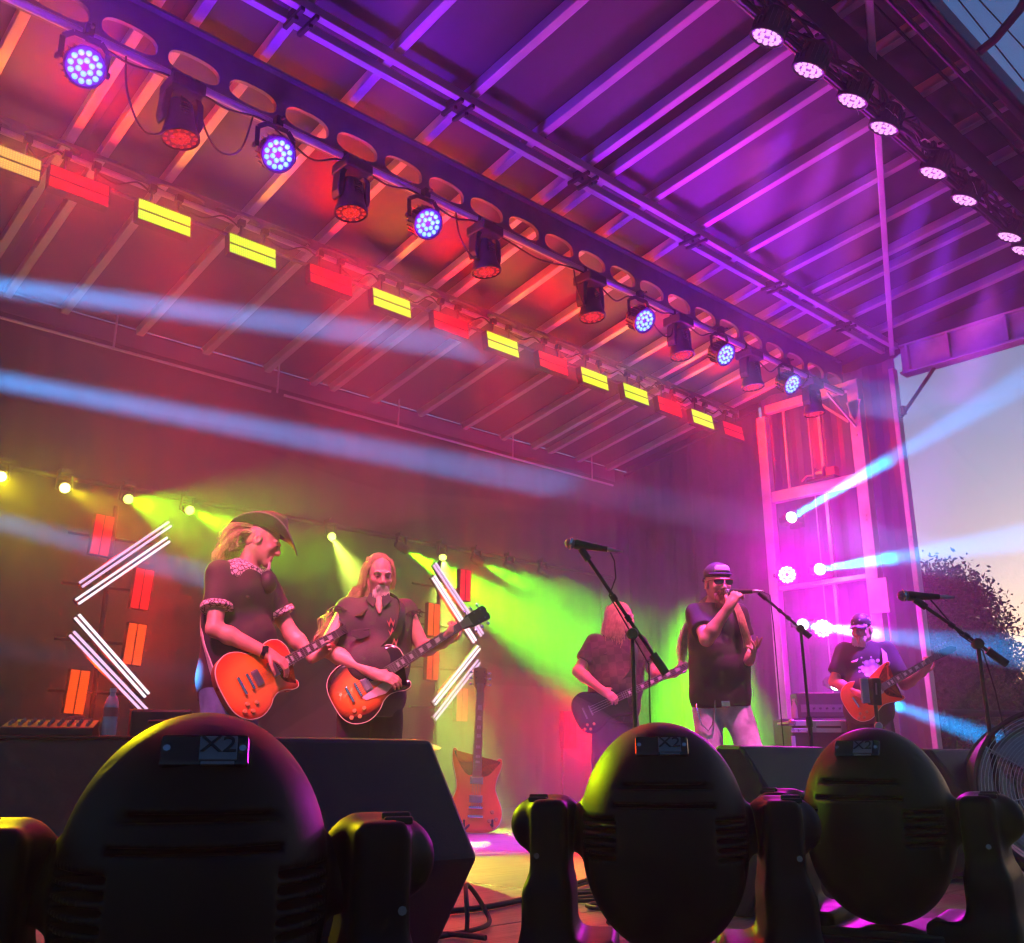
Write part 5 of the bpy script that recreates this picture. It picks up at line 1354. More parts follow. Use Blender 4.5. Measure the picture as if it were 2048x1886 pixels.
# singer's microphone and stand
sm0 = Matrix.Translation((SR[0], SR[1], 0)) @ Matrix.Rotation(R(SZ), 4, 'Z')
ma = sm0 @ Vector((.078, -.205, 1.556)); mb_ = sm0 @ Vector((.27, -.275, 1.545))
microphone(ma, mb_ - ma, 'microphone gripped at the mouth of the singer')
tp_ = sm0 @ Vector((.285, -.285, 1.52))
mic_stand((5.56, 3.31, 0), (5.55, 3.32, 1.30), tp_, Vector((5.55, 3.32, 1.30)) + (Vector((5.55, 3.32, 1.30)) - tp_) * .25, 'boom stand reaching to the singer from the right', [tp_ + Vector((.03, 0, .02)), tp_ + Vector((.05, -.03, .0)), tp_ + Vector((.05, -.04, -.2)), tp_ + Vector((.055, -.04, -.6)), tp_ + Vector((.06, -.045, -1.2)), tp_ + Vector((.1, 0, -1.5))])
# right stand
microphone((4.385, 2.075, 1.232), (.08, -.07, -.003), 'microphone alone on the boom stand before the tree at the right')
mic_stand((4.62, 1.86, 0), (4.61, 1.86, 1.01), (4.432, 2.03, 1.203), (4.70, 1.78, .92), 'boom microphone stand before the dark tree at the far right', [(4.475, 2.0, 1.225), (4.5, 1.97, 1.17), (4.56, 1.91, 1.05), (4.63, 1.85, .98), (4.66, 1.83, .8), (4.69, 1.82, .55), (4.71, 1.80, .01)])
# stand with a black boxed unit before the right guitarist
t = thing('stand_unit', 'upright black control box on a thin stand before the right guitarist', 'control box', (5.86, 3.03, 0))
MB().box((0, 0, .91), (.055, .085, .165), Matrix.Rotation(R(-35), 4, 'Z') @ Matrix.Rotation(R(6), 4, 'X')).build('case', BLACK, t, 0, .008)
MB().box((-.030, -.022, .925), (.004, .05, .07), Matrix.Rotation(R(-35), 4, 'Z') @ Matrix.Rotation(R(6), 4, 'X')).build('display', pbr('grey_screen', (.25, .24, .28), .3), t, 0)
MB().box((-.05, .035, .915), (.05, .022, .15), Matrix.Rotation(R(-35), 4, 'Z')).build('side_panel', pbr('lilac_panel', (.45, .40, .5), .5), t, 0, .004)
MB().tube([(0, 0, .05), (0, 0, .83)], .012, 10).build('pole', BLACKM, t); MB().lathe([(.14, 0.003), (.14, .012), (.03, .03), (.013, .06)], 24).build('foot', BLACKM, t)
MB().lathe([(.022, -.008), (.026, 0), (.022, .008)], 12, Matrix.Translation((-.03, -.02, .70)) @ frame((-.8, -.5, 0))).build('clamp_knob', STEEL, t)

# ---- foreground beam movers
SHELL = pbr('mover_shell', (0.006, 0.005, 0.005), 0.5, vary=0.25, scale=20, bump=0.04, bscale=500, spec=0.16)
PLATE = pbr('silver_plate', (0.18, 0.18, 0.20), 0.45, 0.2)
PRINT = pbr('black_print', (0.01, 0.01, 0.012), 0.5)
def floor_mover(pos, rz, label, tilt=0, top=.0):
    t = thing('beam_light', label, 'moving light', (pos[0], pos[1], 0), R(rz), 'beam lights on the stage edge')
    # base with handles and feet
    MB().box((0, 0, .115), (.36, .27, .17)).build('base', BLACK, t, 0, .02)
    for s in (-1, 1):
        MB().tube([(.17 * s, -.07, .15), (.215 * s, -.07, .15), (.215 * s, .07, .15), (.17 * s, .07, .15)], .012, 8).build('handle', BLACK, t)
        for q in (-1, 1): MB().lathe([(.02, 0.002), (.024, .008), (.02, .034)], 12, Matrix.Translation((.14 * s, .09 * q, 0))).build('foot', RUBBER, t)
    MB().box((0, 0, .207), (.22, .20, .016)).build('turntable', BLACK, t, 0, .005)
    # yoke arms
    for s in (-1, 1):
        S = SDF(); 
        S.box((.180 * s, 0, .34), (.014, .062, .085), None, .016, .03); S.box((.186 * s, 0, .24), (.017, .072, .06), None, .016, .03); S.box((.150 * s, 0, .212), (.06, .085, .012), None, .012, .03)
        S.cone((.165 * s, 0, .40), (.205 * s, 0, .40), .042, .042, .02)
        arm = S.build('yoke_arm', SHELL, t, .007)
        for q in range(3): MB().box((.198 * s, -.050 + .016 * q, .444 - .004 * abs(q - 1)), (.03, .007, .008)).build('vent_rib', BLACKM, arm, 0, .002)
        MB().lathe([(.026, 0), (.026, .006), (.018, .009)], 18, Matrix.Translation((.221 * s, 0, .39)) @ frame((s, 0, 0))).build('pivot_cap', BLACKM, arm)
        MB().lathe([(.0045, 0), (.0045, .003)], 8, Matrix.Translation((.196 * s, -.093, .36)) @ frame((0, -1, 0))).build('screw', CHROME, arm)
    # egg-shaped head, its closed back towards the audience
    S = SDF(); c = V(0, 0, .40)
    S.ell(c + V(0, -.01, -.005), (.132, .165, .165), None, .03)
    S.ell(c + V(0, -.03, -.07), (.100, .125, .105), None, .05)
    S.cone(c + V(0, .05, .0), c + V(0, .23, .02), .105, .088, .04, 1)
    for s in (-1, 1):
        S.cone(c + V(.110 * s, 0, -.005), c + V(.160 * s, 0, -.005), .040, .034, .02)
        S.ell(c + V(.092 * s, -.070, .118), (.010, .026, .012), hframe((.4 * s, 1, -.6)), .003, True)
        S.ell(c + V(.128 * s, -.075, -.055), (.012, .022, .026), None, .004, True)
    for q in range(5):
        S.box(c + V(-.105, -.105, .012 - .013 * q), (.032, .05, .0028), None, .0006, .002, True)
        S.box(c + V(.105, -.105, .012 - .013 * q), (.032, .05, .0028), None, .0006, .002, True)
    S.box(c + V(0, -.16, .062), (.10, .03, .0025), None, .001, .002, True); S.box(c + V(0, -.16, .035), (.075, .03, .0020), None, .001, .002, True)
    hd = S.build('head', SHELL, t, .0042)
    hd.location = (0, 0, top)
    MB().lathe([(.085, 0), (.075, .012), (.04, .020), (.0005, .022)], 24, Matrix.Translation(c + V(0, .232, .020)) @ frame((0, 1, .11))).build('lens', LENS, hd)
    # raised name plate on the upper back
    nv = Vector((0, -.83, .56)); Mp = Matrix.Translation((0, -.119, .520)) @ frame(nv, (0, 0, 1))
    MB().box((0, 0, 0), (.080, .034, .008)).build('name_bar', HEADB, hd, 0, .004, Mp)
    MB().box((.012, -.001, .0065), (.034, .026, .003)).build('name_plate', PLATE, hd, 0, .001, Mp)
    text_mesh('X2', .024, 'lettering', PRINT, hd, Mp @ Matrix.Translation((.012, .0015, .0084)) @ Matrix.Scale(1.15, 4, (1, 0, 0)))
    MB().box((.012, -.0165, .0058), (.030, .003, .002)).build('plate_line', PLATE, hd, 0, 0, Mp)
    for s in (-1, 1): MB().lathe([(.0035, 0), (.0035, .002)], 8, Matrix.Translation(Mp @ Vector((.034 * s, 0, .004))) @ frame(nv)).build('screw', CHROME, hd)
    return t
floor_mover((.485, 1.0), -26, 'large black egg-shaped beam light at the left, nearest the camera', top=-.012)
floor_mover((1.31, 1.06), -50, 'black egg-shaped beam light in the middle of the stage edge', top=0)
floor_mover((1.83, .96), -76, 'black egg-shaped beam light at the right showing its X2 plate', top=.0)

# ---- monitor wedges
WEDGE = pbr('wedge_paint', (0.014, 0.012, 0.018), 0.55, vary=0.2, scale=30, bump=0.25, bscale=260)
def wedge(x0, x1, y0, label):
    t = thing('monitor_wedge', label, 'floor monitor', ((x0 + x1) / 2, y0, 0), 0, 'floor monitors')
    w = (x1 - x0) / 2; prof = [(.20, .002), (0, .29), (.18, .548), (.28, .552), (.63, .12), (.60, .002)]
    M = Matrix(((0, 0, 1, 0), (1, 0, 0, 0), (0, 1, 0, 0), (0, 0, 0, 1)))
    MB().prism(prof, -w, w, M).build('cabinet', WEDGE, t, 0, .012)
    a, b = Vector((0, .295, .545)), Vector((0, .628, .135)); n_ = Vector((0, .41, .333)).normalized(); 
    MB().box((a + b) / 2 + n_ * .006, (2 * w - .05, (b - a).length - .05, .012), frame(n_, (b - a))).build('grille', GRILLE, t, 0, .004)
    MB().box((0, -.003 + .105, .151), (.16, .006, .07), frame((0, -.82, -.57))).build('socket_plate', BLACKM, t, 0)
    for s in (-1, 1):
        MB().box((s * (w + .001), .30, .25), (.006, .13, .05)).build('handle_recess', BLACKM, t, 0, .003)
    MB().lathe([(.012, 0), (.014, .004), (.012, .018)], 12, Matrix.Translation((.02, .11, .13)) @ frame((0, -.82, -.57))).build('plug', STEEL, t)
    return t
wedge(.88, 1.545, 1.785, 'black floor monitor behind the left beam light')
wedge(2.93, 3.48, 1.84, 'purple-lit floor monitor between the middle and right beam lights')
wedge(4.40, 4.98, 1.86, 'dark floor monitor between the right beam light and the fan')

# ---- drum fan
FANB = pbr('fan_drum', (0.02, 0.018, 0.024), 0.55, 0.0, vary=0.2)
fd = Vector((-.82, -.56, 0.10)).normalized()
fan = thing('drum_fan', 'large black drum fan with round wire guard at the right edge', 'fan', (4.68, 1.66, 0))
Mf = Matrix.Translation((0, 0, .362)) @ frame(fd) @ Matrix.Scale(1.07, 4)
fr_ = MB().lathe([(.300, -.14), (.312, -.14), (.316, -.125), (.306, -.12), (.306, .12), (.316, .125), (.318, .14), (.308, .145), (.300, .14)], 64, None, True).build('drum', FANB, fan, 40, 0, Mf)
for q in range(21):
    r_ = .035 + .0128 * q
    mb = MB().tube([(r_ * math.cos(a), r_ * math.sin(a), .146 + .012 * (1 - (r_ / .3) ** 2)) for a in np.linspace(0, 2 * math.pi, 49)], .0017, 5, False)
    mb.build('guard_ring', STEEL, fr_)
for q in range(8):
    a = 2 * math.pi * q / 8 + .2
    MB().tube([(.03 * math.cos(a), .03 * math.sin(a), .160), (.302 * math.cos(a), .302 * math.sin(a), .145)], .0028, 6).build('guard_spoke', STEEL, fr_)
MB().lathe([(.05, .145), (.052, .155), (.045, .166), (.0005, .168)], 20).build('guard_badge', BLACKM, fr_)
MB().lathe([(.07, -.10), (.085, -.08), (.085, .04), (.06, .06), (.0005, .062)], 24).build('motor', BLACKM, fan, 40, 0, Mf)
bl = MB()
for q in range(3):
    a0 = 2 * math.pi * q / 3; P = []; F = []
    for i in range(6):
        r_ = .07 + .04 * i
        for k in range(6):
            a = a0 + .75 * (k / 5 - .5) * (1 + .25 * i / 5); P.append((r_ * math.cos(a), r_ * math.sin(a), .075 + .05 * (k / 5 - .5)))
    for i in range(5):
        for k in range(5): F.append((i * 6 + k, i * 6 + k + 1, i * 6 + 7 + k, i * 6 + 6 + k))
    o = MB().add(P, F).build('blade', pbr('fan_blade', (.35, .34, .36), .35, .6), fan, 60, 0, Mf); o.modifiers.new('s', 'SOLIDIFY').thickness = .003
sdv = Vector((-fd.y, fd.x, 0)).normalized()
for s in (-1, 1):
    MB().tube([sdv * .33 * s + Vector((0, 0, .36)), sdv * .335 * s + Vector((0, 0, .10)), sdv * .30 * s + Vector((0, 0, .045)) - fd * .0], .013, 10).build('bracket', BLACKM, fan)
    MB().tube([sdv * .30 * s + fd * .20 + Vector((0, 0, .047)), sdv * .30 * s - fd * .20 + Vector((0, 0, .047))], .016, 10).build('skid', BLACKM, fan)
pl = thing('timber_plank', 'raw yellowish timber plank on the deck under the drum fan', 'plank', (4.72, 1.60, 0))
MB().box((0, 0, .016), (1.15, .46, .028), Matrix.Rotation(R(4), 4, 'Z')).build('board', pbr('raw_pine', (.42, .30, .14), .6, vary=.3, scale=12), pl, 0, .004)

# ---- desk at left with gear on it
dk = thing('draped_table', 'low table under a black cloth behind the left beam light', 'table', (1.72, 4.86, 0), R(-27))
S = SDF().box((0, 0, .29), (.52, .27, .285), None, .012, .02); S.build('cloth', pbr('table_cloth', (.05, .04, .05), .9, bump=.2, bscale=50), dk, .012, fold=.004, fscale=16)
MB().box((0, 0, .598), (1.08, .58, .012)).build('top_board', BLACKM, dk, 0, .004)
Md = Matrix.Translation((1.72, 4.86, .606)) @ Matrix.Rotation(R(-27), 4, 'Z')
def on_desk(name, label, cat, x, y):
    t = thing(name, label, cat); t.matrix_world = Md @ Matrix.Translation((x, y, 0)); return t
t = on_desk('mixer', 'small mixing console with rows of knobs on the left table', 'mixer', -.10, -.16)
MB().prism([(-.10, 0), (.10, 0), (.10, .075), (-.10, .035)], -.19, .19, Matrix(((0, 0, 1, 0), (1, 0, 0, 0), (0, 1, 0, 0), (0, 0, 0, 1)))).build('console', BLACK, t, 0, .006)
for i in range(9):
    for j in range(3): MB().lathe([(.008, 0), (.007, .014), (.0005, .015)], 8, Matrix.Translation((-.16 + .04 * i, -.06 + .055 * j, .043 + .011 * j))).build('knob', PLATE, t)
t = on_desk('water_bottle', 'clear plastic water bottle beside the mixer on the left table', 'bottle', .15, -.20)
MB().lathe([(.030, 0.002), (.033, .01), (.033, .06), (.030, .07), (.033, .08), (.033, .13), (.025, .165), (.013, .185), (.013, .195)], 20).build('body', pbr('bottle_plastic', (.55, .5, .55), .15), t)
MB().lathe([(.015, .195), (.015, .212), (.0005, .213)], 14).build('cap', TAPE, t); MB().lathe([(.0337, .085), (.0337, .125)], 20).build('label_band', PNK, t)
t = on_desk('cloth_cap', 'round cloth cap lying behind the mixer on the left table', 'cap', -.02, .06)
S = SDF().ell((0, 0, .0), (.10, .12, .10), None, .01); S.build('crown', SHIRT_P, t, .008, zmin=.003); MB().prism([(.09 * math.cos(a), .10 + .09 * math.sin(a)) for a in np.linspace(-.3, math.pi + .3, 14)], .004, .010).build('brim', SHIRT_P, t, 0)
t = on_desk('effects_box', 'hard black equipment case at the right end of the left table', 'case', .36, .06)
MB().box((0, 0, .065), (.28, .24, .125)).build('shell', BLACK, t, 0, .012); MB().box((-.135, 0, .065), (.016, .235, .12)).build('edge_trim', pbr('red_enamel', (.5, .05, .04)), t, 0, .003); MB().tube([(-.05, -.125, .07), (-.05, -.15, .07), (.05, -.15, .07), (.05, -.125, .07)], .008, 8).build('handle', BLACKM, t)

# ---- road case, amplifier and bottle by the tower
EDGE = pbr('case_edge_alloy', (.62, .60, .64), .3, .6)
t = thing('road_case', 'black road case with shiny metal edges beside the right guitarist', 'road case', (7.98, 4.66, 0), R(-43.5), 'equipment cases')
MB().box((.0, 0, .44), (.62, .46, .70)).build('body', pbr('case_laminate', (.02, .018, .022), .4, bump=.1), t, 0, .004)
for z in (.80, .745): MB().box((0, -.232, z), (.64, .012, .035)).build('edge_strip', EDGE, t, 0, .003)
MB().box((0, 0, .815), (.635, .475, .022)).build('lid', EDGE, t, 0, .004)
for s in (-1, 1):
    MB().box((.305 * s, -.228, .40), (.035, .014, .60)).build('corner_angle', EDGE, t, 0, .003)
    MB().ball((.305 * s, -.225, .815), (.03, .03, .025), 10, 8).build('ball_corner', STEEL, t)
    for q in (-1, 1): MB().lathe([(.04, -.015), (.045, 0), (.04, .015)], 16, Matrix.Translation((.24 * s, .16 * q, .047)) @ Matrix.Rotation(R(90), 4, 'Y')).build('castor', RUBBER, t)
    MB().box((.14 * s, -.242, .772), (.07, .008, .09)).build('latch', STEEL, t, 0, .004)
t = thing('guitar_amplifier', 'black guitar amplifier cabinet with head standing before the tower', 'amplifier', (8.52, 5.02, 0), R(-43.5))
MB().box((0, 0, .44), (.72, .34, .86)).build('cabinet', BLACK, t, 0, .015)
MB().box((0, -.172, .44), (.66, .008, .78)).build('grille_cloth', pbr('grille_cloth', (.035, .032, .035), .9, bump=.4, bscale=500), t, 0)
MB().box((.08, 0, .995), (.54, .24, .225)).build('head', BLACK, t, 0, .012)
MB().box((.08, -.121, .965), (.48, .008, .07)).build('control_panel', PLATE, t, 0)
for k in range(7): MB().lathe([(.012, 0), (.010, .016), (.0005, .017)], 10, Matrix.Translation((-.10 + .06 * k, -.125, .965)) @ frame((0, -1, 0))).build('knob', BLACKM, t)
t = thing('drink_bottle', 'small drink bottle standing on the amplifier left of its head', 'bottle', (8.30, 5.10, .872))
MB().lathe([(.028, 0.002), (.03, .01), (.03, .10), (.014, .14), (.012, .17), (.0005, .171)], 16).build('body', pbr('bottle_plastic', (.55, .5, .55)), t); MB().lathe([(.0145, .165), (.0145, .182), (.0005, .183)], 12).build('cap', TAPE, t)

# ---- orange guitar on a floor stand, drums behind
OGR = (4.86, 5.62)
ROSE_, HEADB_ = ROSE, HEADB; ROSE, HEADB = pbr('mist_paled_board', (.45, .36, .22), .45), pbr('mist_paled_head', (.42, .22, .10), .4)  # fretboard and headstock coloured pale to imitate haze fading the neck
guitar('bright orange double-cutaway guitar resting on a floor stand in the mist', OGR, -42, (0, .10, .985), (0.03, .16, .98), (.15, -.98, .15), burst('orange_top', (.9, .25, .03), (.88, .22, .03), (.75, .12, .02), .1, .25), MAHO, 1.22, False, DOUBLE, nut=.58)
ROSE, HEADB = ROSE_, HEADB_
t = thing('guitar_stand', 'thin black folding stand under the orange guitar', 'guitar stand', (4.86, 5.62, 0), R(-42))
MB().tube([(0, .03, .02), (0, .05, .62)], .010, 8).build('pole', BLACKM, t)
for a in (2.2, 4.08, .1 + math.pi / 2): MB().tube([(0, .03, .12), (.20 * math.cos(a), .03 + .20 * math.sin(a), .012)], .009, 8).build('leg', BLACKM, t)
for s in (-1, 1): MB().tube([(0, .03, .09), (.10 * s, -.05, .055), (.10 * s, -.13, .055), (.10 * s, -.145, .10)], .008, 8).build('cradle_arm', BLACKM, t)
def drum(pos, r_, h, z0, label, col):
    t = thing('drum', label, 'drum', (pos[0], pos[1], 0), 0, 'drum kit pieces')
    MB().lathe([(r_, z0), (r_, z0 + h), (r_ - .004, z0 + h), (r_ - .004, z0)], 32, None, True).build('shell', pbr('drum_' + col[0], col[1], .25, vary=.1), t)
    MB().lathe([(r_ - .002, z0 + h - .002), (.001, z0 + h - .002)], 32).build('drum_skin', TAPE, t)
    for zz in (z0 + .01, z0 + h - .01): MB().lathe([(r_ + .002, zz - .012), (r_ + .009, zz - .012), (r_ + .009, zz + .012), (r_ + .002, zz + .012)], 32, None, True).build('hoop', CHROME, t)
    for k in range(8):
        a = 2 * math.pi * k / 8; MB().tube([((r_ + .012) * math.cos(a), (r_ + .012) * math.sin(a), z0 + .02), ((r_ + .012) * math.cos(a), (r_ + .012) * math.sin(a), z0 + h - .02)], .004, 6).build('tension_rod', CHROME, t)
    for k in range(3):
        a = 2 * math.pi * k / 3 + .3; MB().tube([((r_ + .02) * math.cos(a), (r_ + .02) * math.sin(a), z0 + h * .6), ((r_ + .02) * math.cos(a), (r_ + .02) * math.sin(a), .006)], .007, 8).build('leg', CHROME, t)
drum((3.62, 5.95), .20, .38, .26, 'floor tom with chrome rods between the two left guitarists', ('red', (.30, .03, .03)))
drum((4.02, 6.35), .18, .16, .48, 'small drum with pale skin behind the bearded guitarist', ('wood', (.25, .15, .08)))
def cymbal(pos, h, d, label, boom=None):
    t = thing('cymbal_stand', label, 'cymbal', (pos[0], pos[1], 0), 0, 'drum kit pieces')
    top = Vector((0, 0, h)) if boom is None else Vector(boom)
    MB().tube([(0, 0, .12), (0, 0, h)], .011, 10).build('pole', CHROME, t)
    if boom: MB().tube([(0, 0, h), boom], .009, 8).build('boom', CHROME, t)
    for k in range(3): a = 2 * math.pi * k / 3; MB().tube([(0, 0, .35), (.26 * math.cos(a), .26 * math.sin(a), .012)], .008, 8).build('leg', CHROME, t)
    MB().lathe([(.001, .022), (.03, .020), (.045, .006), (.12, 0), (.20, -.014), (.20, -.016), (.12, -.003), (.04, .002), (.001, .016)], 32, Matrix.Translation(top) @ frame(d)).build('cymbal', pbr('brass', (.55, .40, .14), .25, .9), t, 60)
cymbal((4.45, 6.05), .95, (-.3, -.5, .8), 'cymbal on a tilted boom between the bearded guitarist and the right chevron', (-.16, .10, 1.28))
cymbal((4.25, 5.62), .62, (0, -.2, 1), 'low chrome cymbal stand right of the bearded guitarist')
led_panel((6.19, 5.98, .75), REDP, 'small red LED panel standing low in the mist left of the bass player', 'upright LED panels behind the band', True, RG)
MB().tube([(0, .09, -.73), (0, .09, 0)], .012, 8).lathe([(.14, -.748), (.14, -.735), (.02, -.72)], 20).build('floor_stand', BLACKM, bpy.data.objects[[o.name for o in bpy.data.objects if o.name.startswith('led_panel') and o.parent is None][-1]])

# ---- cables
def cable(name, pts, r_, label, mat=RUBBER, sub=5):
    P = [Vector(q) for q in pts]; sm = []
    for i in range(len(P) - 1):
        p0, p1, p2, p3 = P[max(i - 1, 0)], P[i], P[i + 1], P[min(i + 2, len(P) - 1)]
        for u in np.arange(sub) / sub: sm.append(.5 * ((2 * p1) + (p2 - p0) * u + (2 * p0 - 5 * p1 + 4 * p2 - p3) * u * u + (3 * p1 - p0 - 3 * p2 + p3) * u ** 3))
    sm.append(P[-1])
    return tag(MB().tube(sm, r_, 8).build(name, mat), label, 'cable', 'cables')
cable('floor_cable', [(1.75, 2.55, .012), (2.05, 2.78, .012), (2.4, 2.76, .012), (2.7, 2.83, .012), (3.3, 3.05, .012)], .010, 'black cable running across the deck between the left wedge and middle beam light')
cable('floor_cable', [(1.58, 2.20, .009), (1.80, 2.42, .009), (1.96, 2.42, .009), (2.10, 2.44, .010), (2.21, 2.50, .012), (2.24, 2.56, .045), (2.20, 2.57, .10), (2.13, 2.52, .125), (2.08, 2.46, .10), (2.06, 2.43, .05), (2.05, 2.42, .012)], .0075, 'looped black cable standing up beside the left floor monitor')
cable('floor_cable', [(1.62, 2.45, .012), (1.82, 2.50, .012), (1.98, 2.42, .012), (2.02, 2.30, .012)], .008, 'thin black cable curling on the deck right of the left wedge')
for k in range(5):
    y0 = 2.2 + .16 * k; cable('floor_cable', [(2.3 + .2 * k, y0 - .1, .010), (2.75, y0 + .05, .010), (3.2, y0 - .02, .010), (3.8, y0 + .1, .010)], .008, f'{ORD[k]} cable from the front on the deck behind the middle beam light')
# cable swags along the lighting girder
fx = [1.32, 1.90, 2.50, 3.10, 3.68, 4.29, 5.45, 6.03, 6.63, 7.21, 7.75, 8.35, 8.88]
for i in range(len(fx) - 1):
    a, b = fx[i], fx[i + 1]; dp = random.uniform(.05, .16)
    cable('power_cable', [(a, 4.93, 4.34), (a + (b - a) * .2, 4.91, 4.36 - dp * .6), (a + (b - a) * .45, 4.90, 4.36 - dp), (a + (b - a) * .75, 4.92, 4.38 - dp * .4), (b, 4.94, 4.37)], .007, f'sagging black cable under the holed girder, {ORD[i]} span from the left')
for i, (a, dp) in enumerate(((1.55, .42), (2.0, .34), (4.0, .30), (5.25, .33), (6.2, .24))):
    cable('power_cable', [(a, 4.95, 4.40), (a + .03, 4.93, 4.30 - dp * .4), (a + .14, 4.91, 4.34 - dp), (a + .28, 4.92, 4.32 - dp * .7), (a + .36, 4.95, 4.40)], .006, f'hanging cable loop beside the red moving heads, {ORD[i]} from the left')
lp = [q[0] for q in LP]
for i in range(len(lp) - 1):
    a, b = lp[i], lp[i + 1]; cable('power_cable', [(a + .1, 6.33, 4.44), (a + (b - a) * .4, 6.30, 4.40 - random.uniform(.0, .05)), (a + (b - a) * .65, 6.31, 4.47), (b - .1, 6.33, 4.44)], .007, f'cable running behind the overhead LED panels, {ORD[i]} gap from the left')
# taped bundle along the front truss
rr_ = random.Random(3)
for k in range(7):
    pts = []; x = 3.6; 
    while x < 9.9:
        pts.append((x, 2.60 + .06 * math.sin(x * 3 + k * 1.7) + rr_.uniform(-.04, .04), 5.0 + .05 * math.cos(x * 2.2 + k) + rr_.uniform(-.04, .03))); x += rr_.uniform(.22, .4)
    cable('truss_cable', pts, .012, f'{ORD[k]} dark cable of the bundle strapped along the front truss', sub=4)
tb = thing('cable_ties', 'loose tape ends and ties sticking out of the front truss cable bundle', 'tape')
x = 4.2; q = 0
while x < 9.8:
    for s in range(5):
        c = Vector((x + rr_.uniform(-.08, .08), 2.58 + rr_.uniform(-.08, .08), 4.98 + rr_.uniform(-.08, .08))); d = Vector((rr_.uniform(-1, 1), rr_.uniform(-1, .4), rr_.uniform(-1, .6))).normalized()
        ribbon(MB(), [c, c + d * .03, c + d * .05 + Vector((0, 0, -.02)), c + d * .065 + Vector((.01, 0, -.045))], .012, (0.3, -.9, .2), .001).build('tie', TAPE if rr_.random() < .4 else BLACK, tb, 0); q += 1
    x += rr_.uniform(.35, .55)

# ================================================================== OUTSIDE
def leaf_mesh(lobes, n, size, seed):
    r_ = np.random.default_rng(seed); vols = np.array([l[3] * l[4] * l[5] for l in lobes]) ** (2 / 3); pr = vols / vols.sum(); P = []; F = []
    cl = []
    for _ in range(n // 14):
        l = lobes[r_.choice(len(lobes), p=pr)]; d = r_.normal(size=3); d /= np.linalg.norm(d); rad = r_.uniform(.45, 1.05) ** .7
        cl.append(np.array(l[:3]) + d * np.array(l[3:6]) * rad)
    for c in cl:
        for _ in range(14):
            p_ = c + r_.normal(0, size * 1.5, 3); d = r_.normal(size=3); d /= np.linalg.norm(d); e = np.cross(d, r_.normal(size=3)); e /= np.linalg.norm(e)
            L = size * r_.uniform(.6, 1.2); w = L * .45; i = len(P)
            P += [tuple(p_ - d * L / 2), tuple(p_ + e * w / 2), tuple(p_ + d * L / 2), tuple(p_ - e * w / 2)]; F.append((i, i + 1, i + 2, i + 3))
    return MB().add(P, F)
LEAF = pbr('leaf', (.045, .07, .03), .6, vary=.4, scale=2); BARK = pbr('bark', (.06, .045, .035), .9, vary=.3, bump=.5, bscale=30)
def tree(name, base, lobes, n, size, label, seed, cat='tree', group='trees beyond the stage'):
    t = thing(name, label, cat, base, 0, group); b = np.array(base); tops = [np.array(l[:3]) - b for l in lobes]
    tr_ = MB(); c = np.mean(tops, 0); tr_.tube([(0, 0, 0), (.05, .02, c[2] * .35), (c[0] * .5, c[1] * .5, c[2] * .7), tuple(c)], [.22, .17, .12, .06], 10); tr_.build('trunk', BARK, t)
    for q in tops: 
        m_ = V(c[0] * .4, c[1] * .4, c[2] * .6); MB().tube([tuple(m_), tuple((m_ + q) / 2 + V(0, 0, .1)), tuple(q)], [.08, .05, .02], 7).build('limb', BARK, t)
    leaf_mesh([(*(np.array(l[:3]) - b), *l[3:]) for l in lobes], n, size, seed).build('crown', LEAF, t, 0)
tree('broadleaf_tree', (17.9, 8.0, GZ), [(17.63, 8.23, 2.75, .95, .9, .95), (18.09, 7.85, 3.25, .75, .7, .75), (18.41, 7.5, 2.85, .6, .6, .75), (18.2, 7.7, 2.1, .95, .9, .9), (18.5, 7.42, 1.8, .62, .6, .7), (17.62, 8.3, 1.8, 1.1, 1.0, 1.0), (18.02, 7.87, .9, 1.15, 1.0, 1.0), (17.27, 8.6, .9, 1.0, 1.0, 1.0), (18.55, 7.4, .55, .7, .6, .8)], 85000, .105, 'large dark leafy tree beyond the right edge of the stage', 1)
tree('broadleaf_tree', (23.0, 8.7, GZ), [(22.83, 8.87, 1.2, .7, .7, .7), (23.15, 8.55, 1.0, .8, .8, .8), (23.45, 8.3, 1.2, .8, .8, .8), (22.97, 8.74, .3, 1.1, 1.1, .9)], 18000, .12, 'smaller dark tree low at the far right behind the fan', 2)
hl = [(16 + .9 * k + random.uniform(-.2, .2), 10.5 - 1.35 * k, GZ + .95 + random.uniform(-.15, .15), 1.1, 1.0, 1.0) for k in range(9)]
hg = thing('hedge', 'low dark hedge filling the gap under the trees at the right', 'hedge', (19, 6, GZ)); leaf_mesh([(a - 19, b - 6, c - GZ, d, e, f_) for a, b, c, d, e, f_ in hl], 20000, .13, 4).build('foliage', LEAF, hg, 0)
for l in hl: MB().tube([(l[0] - 19, l[1] - 6, 0), (l[0] - 19 + .1, l[1] - 6, 1.0)], [.05, .02], 6).build('stem', BARK, hg)
up = thing('utility_pole', 'wooden utility pole with crossarm far off behind the trees', 'utility pole', (41.7, 15.95, GZ))
MB().tube([(0, 0, 0), (0, 0, 5.5)], [.16, .11], 10).build('pole', BARK, up); MB().beam((-.45, .42, 5.1), (.45, -.42, 5.1), .10, .10).build('crossarm', BARK, up)
for s in (-1, -.4, .4, 1): MB().lathe([(.04, 0), (.05, .04), (.03, .12)], 8, Matrix.Translation((.42 * s, -.39 * s, 5.15))).build('insulator', STEEL, up)
for i, z in enumerate((3.98, 3.35)):
    tag(MB().tube([(41.7 - .3 * i, 15.95, z), (46, 11.5, z - .35), (52, 6.0, z - .15), (60, -2, z + .3)], .02, 5).build('power_line', RUBBER), ('upper' if i == 0 else 'lower') + ' of the thin power lines running right from the utility pole', 'power line', 'power lines')
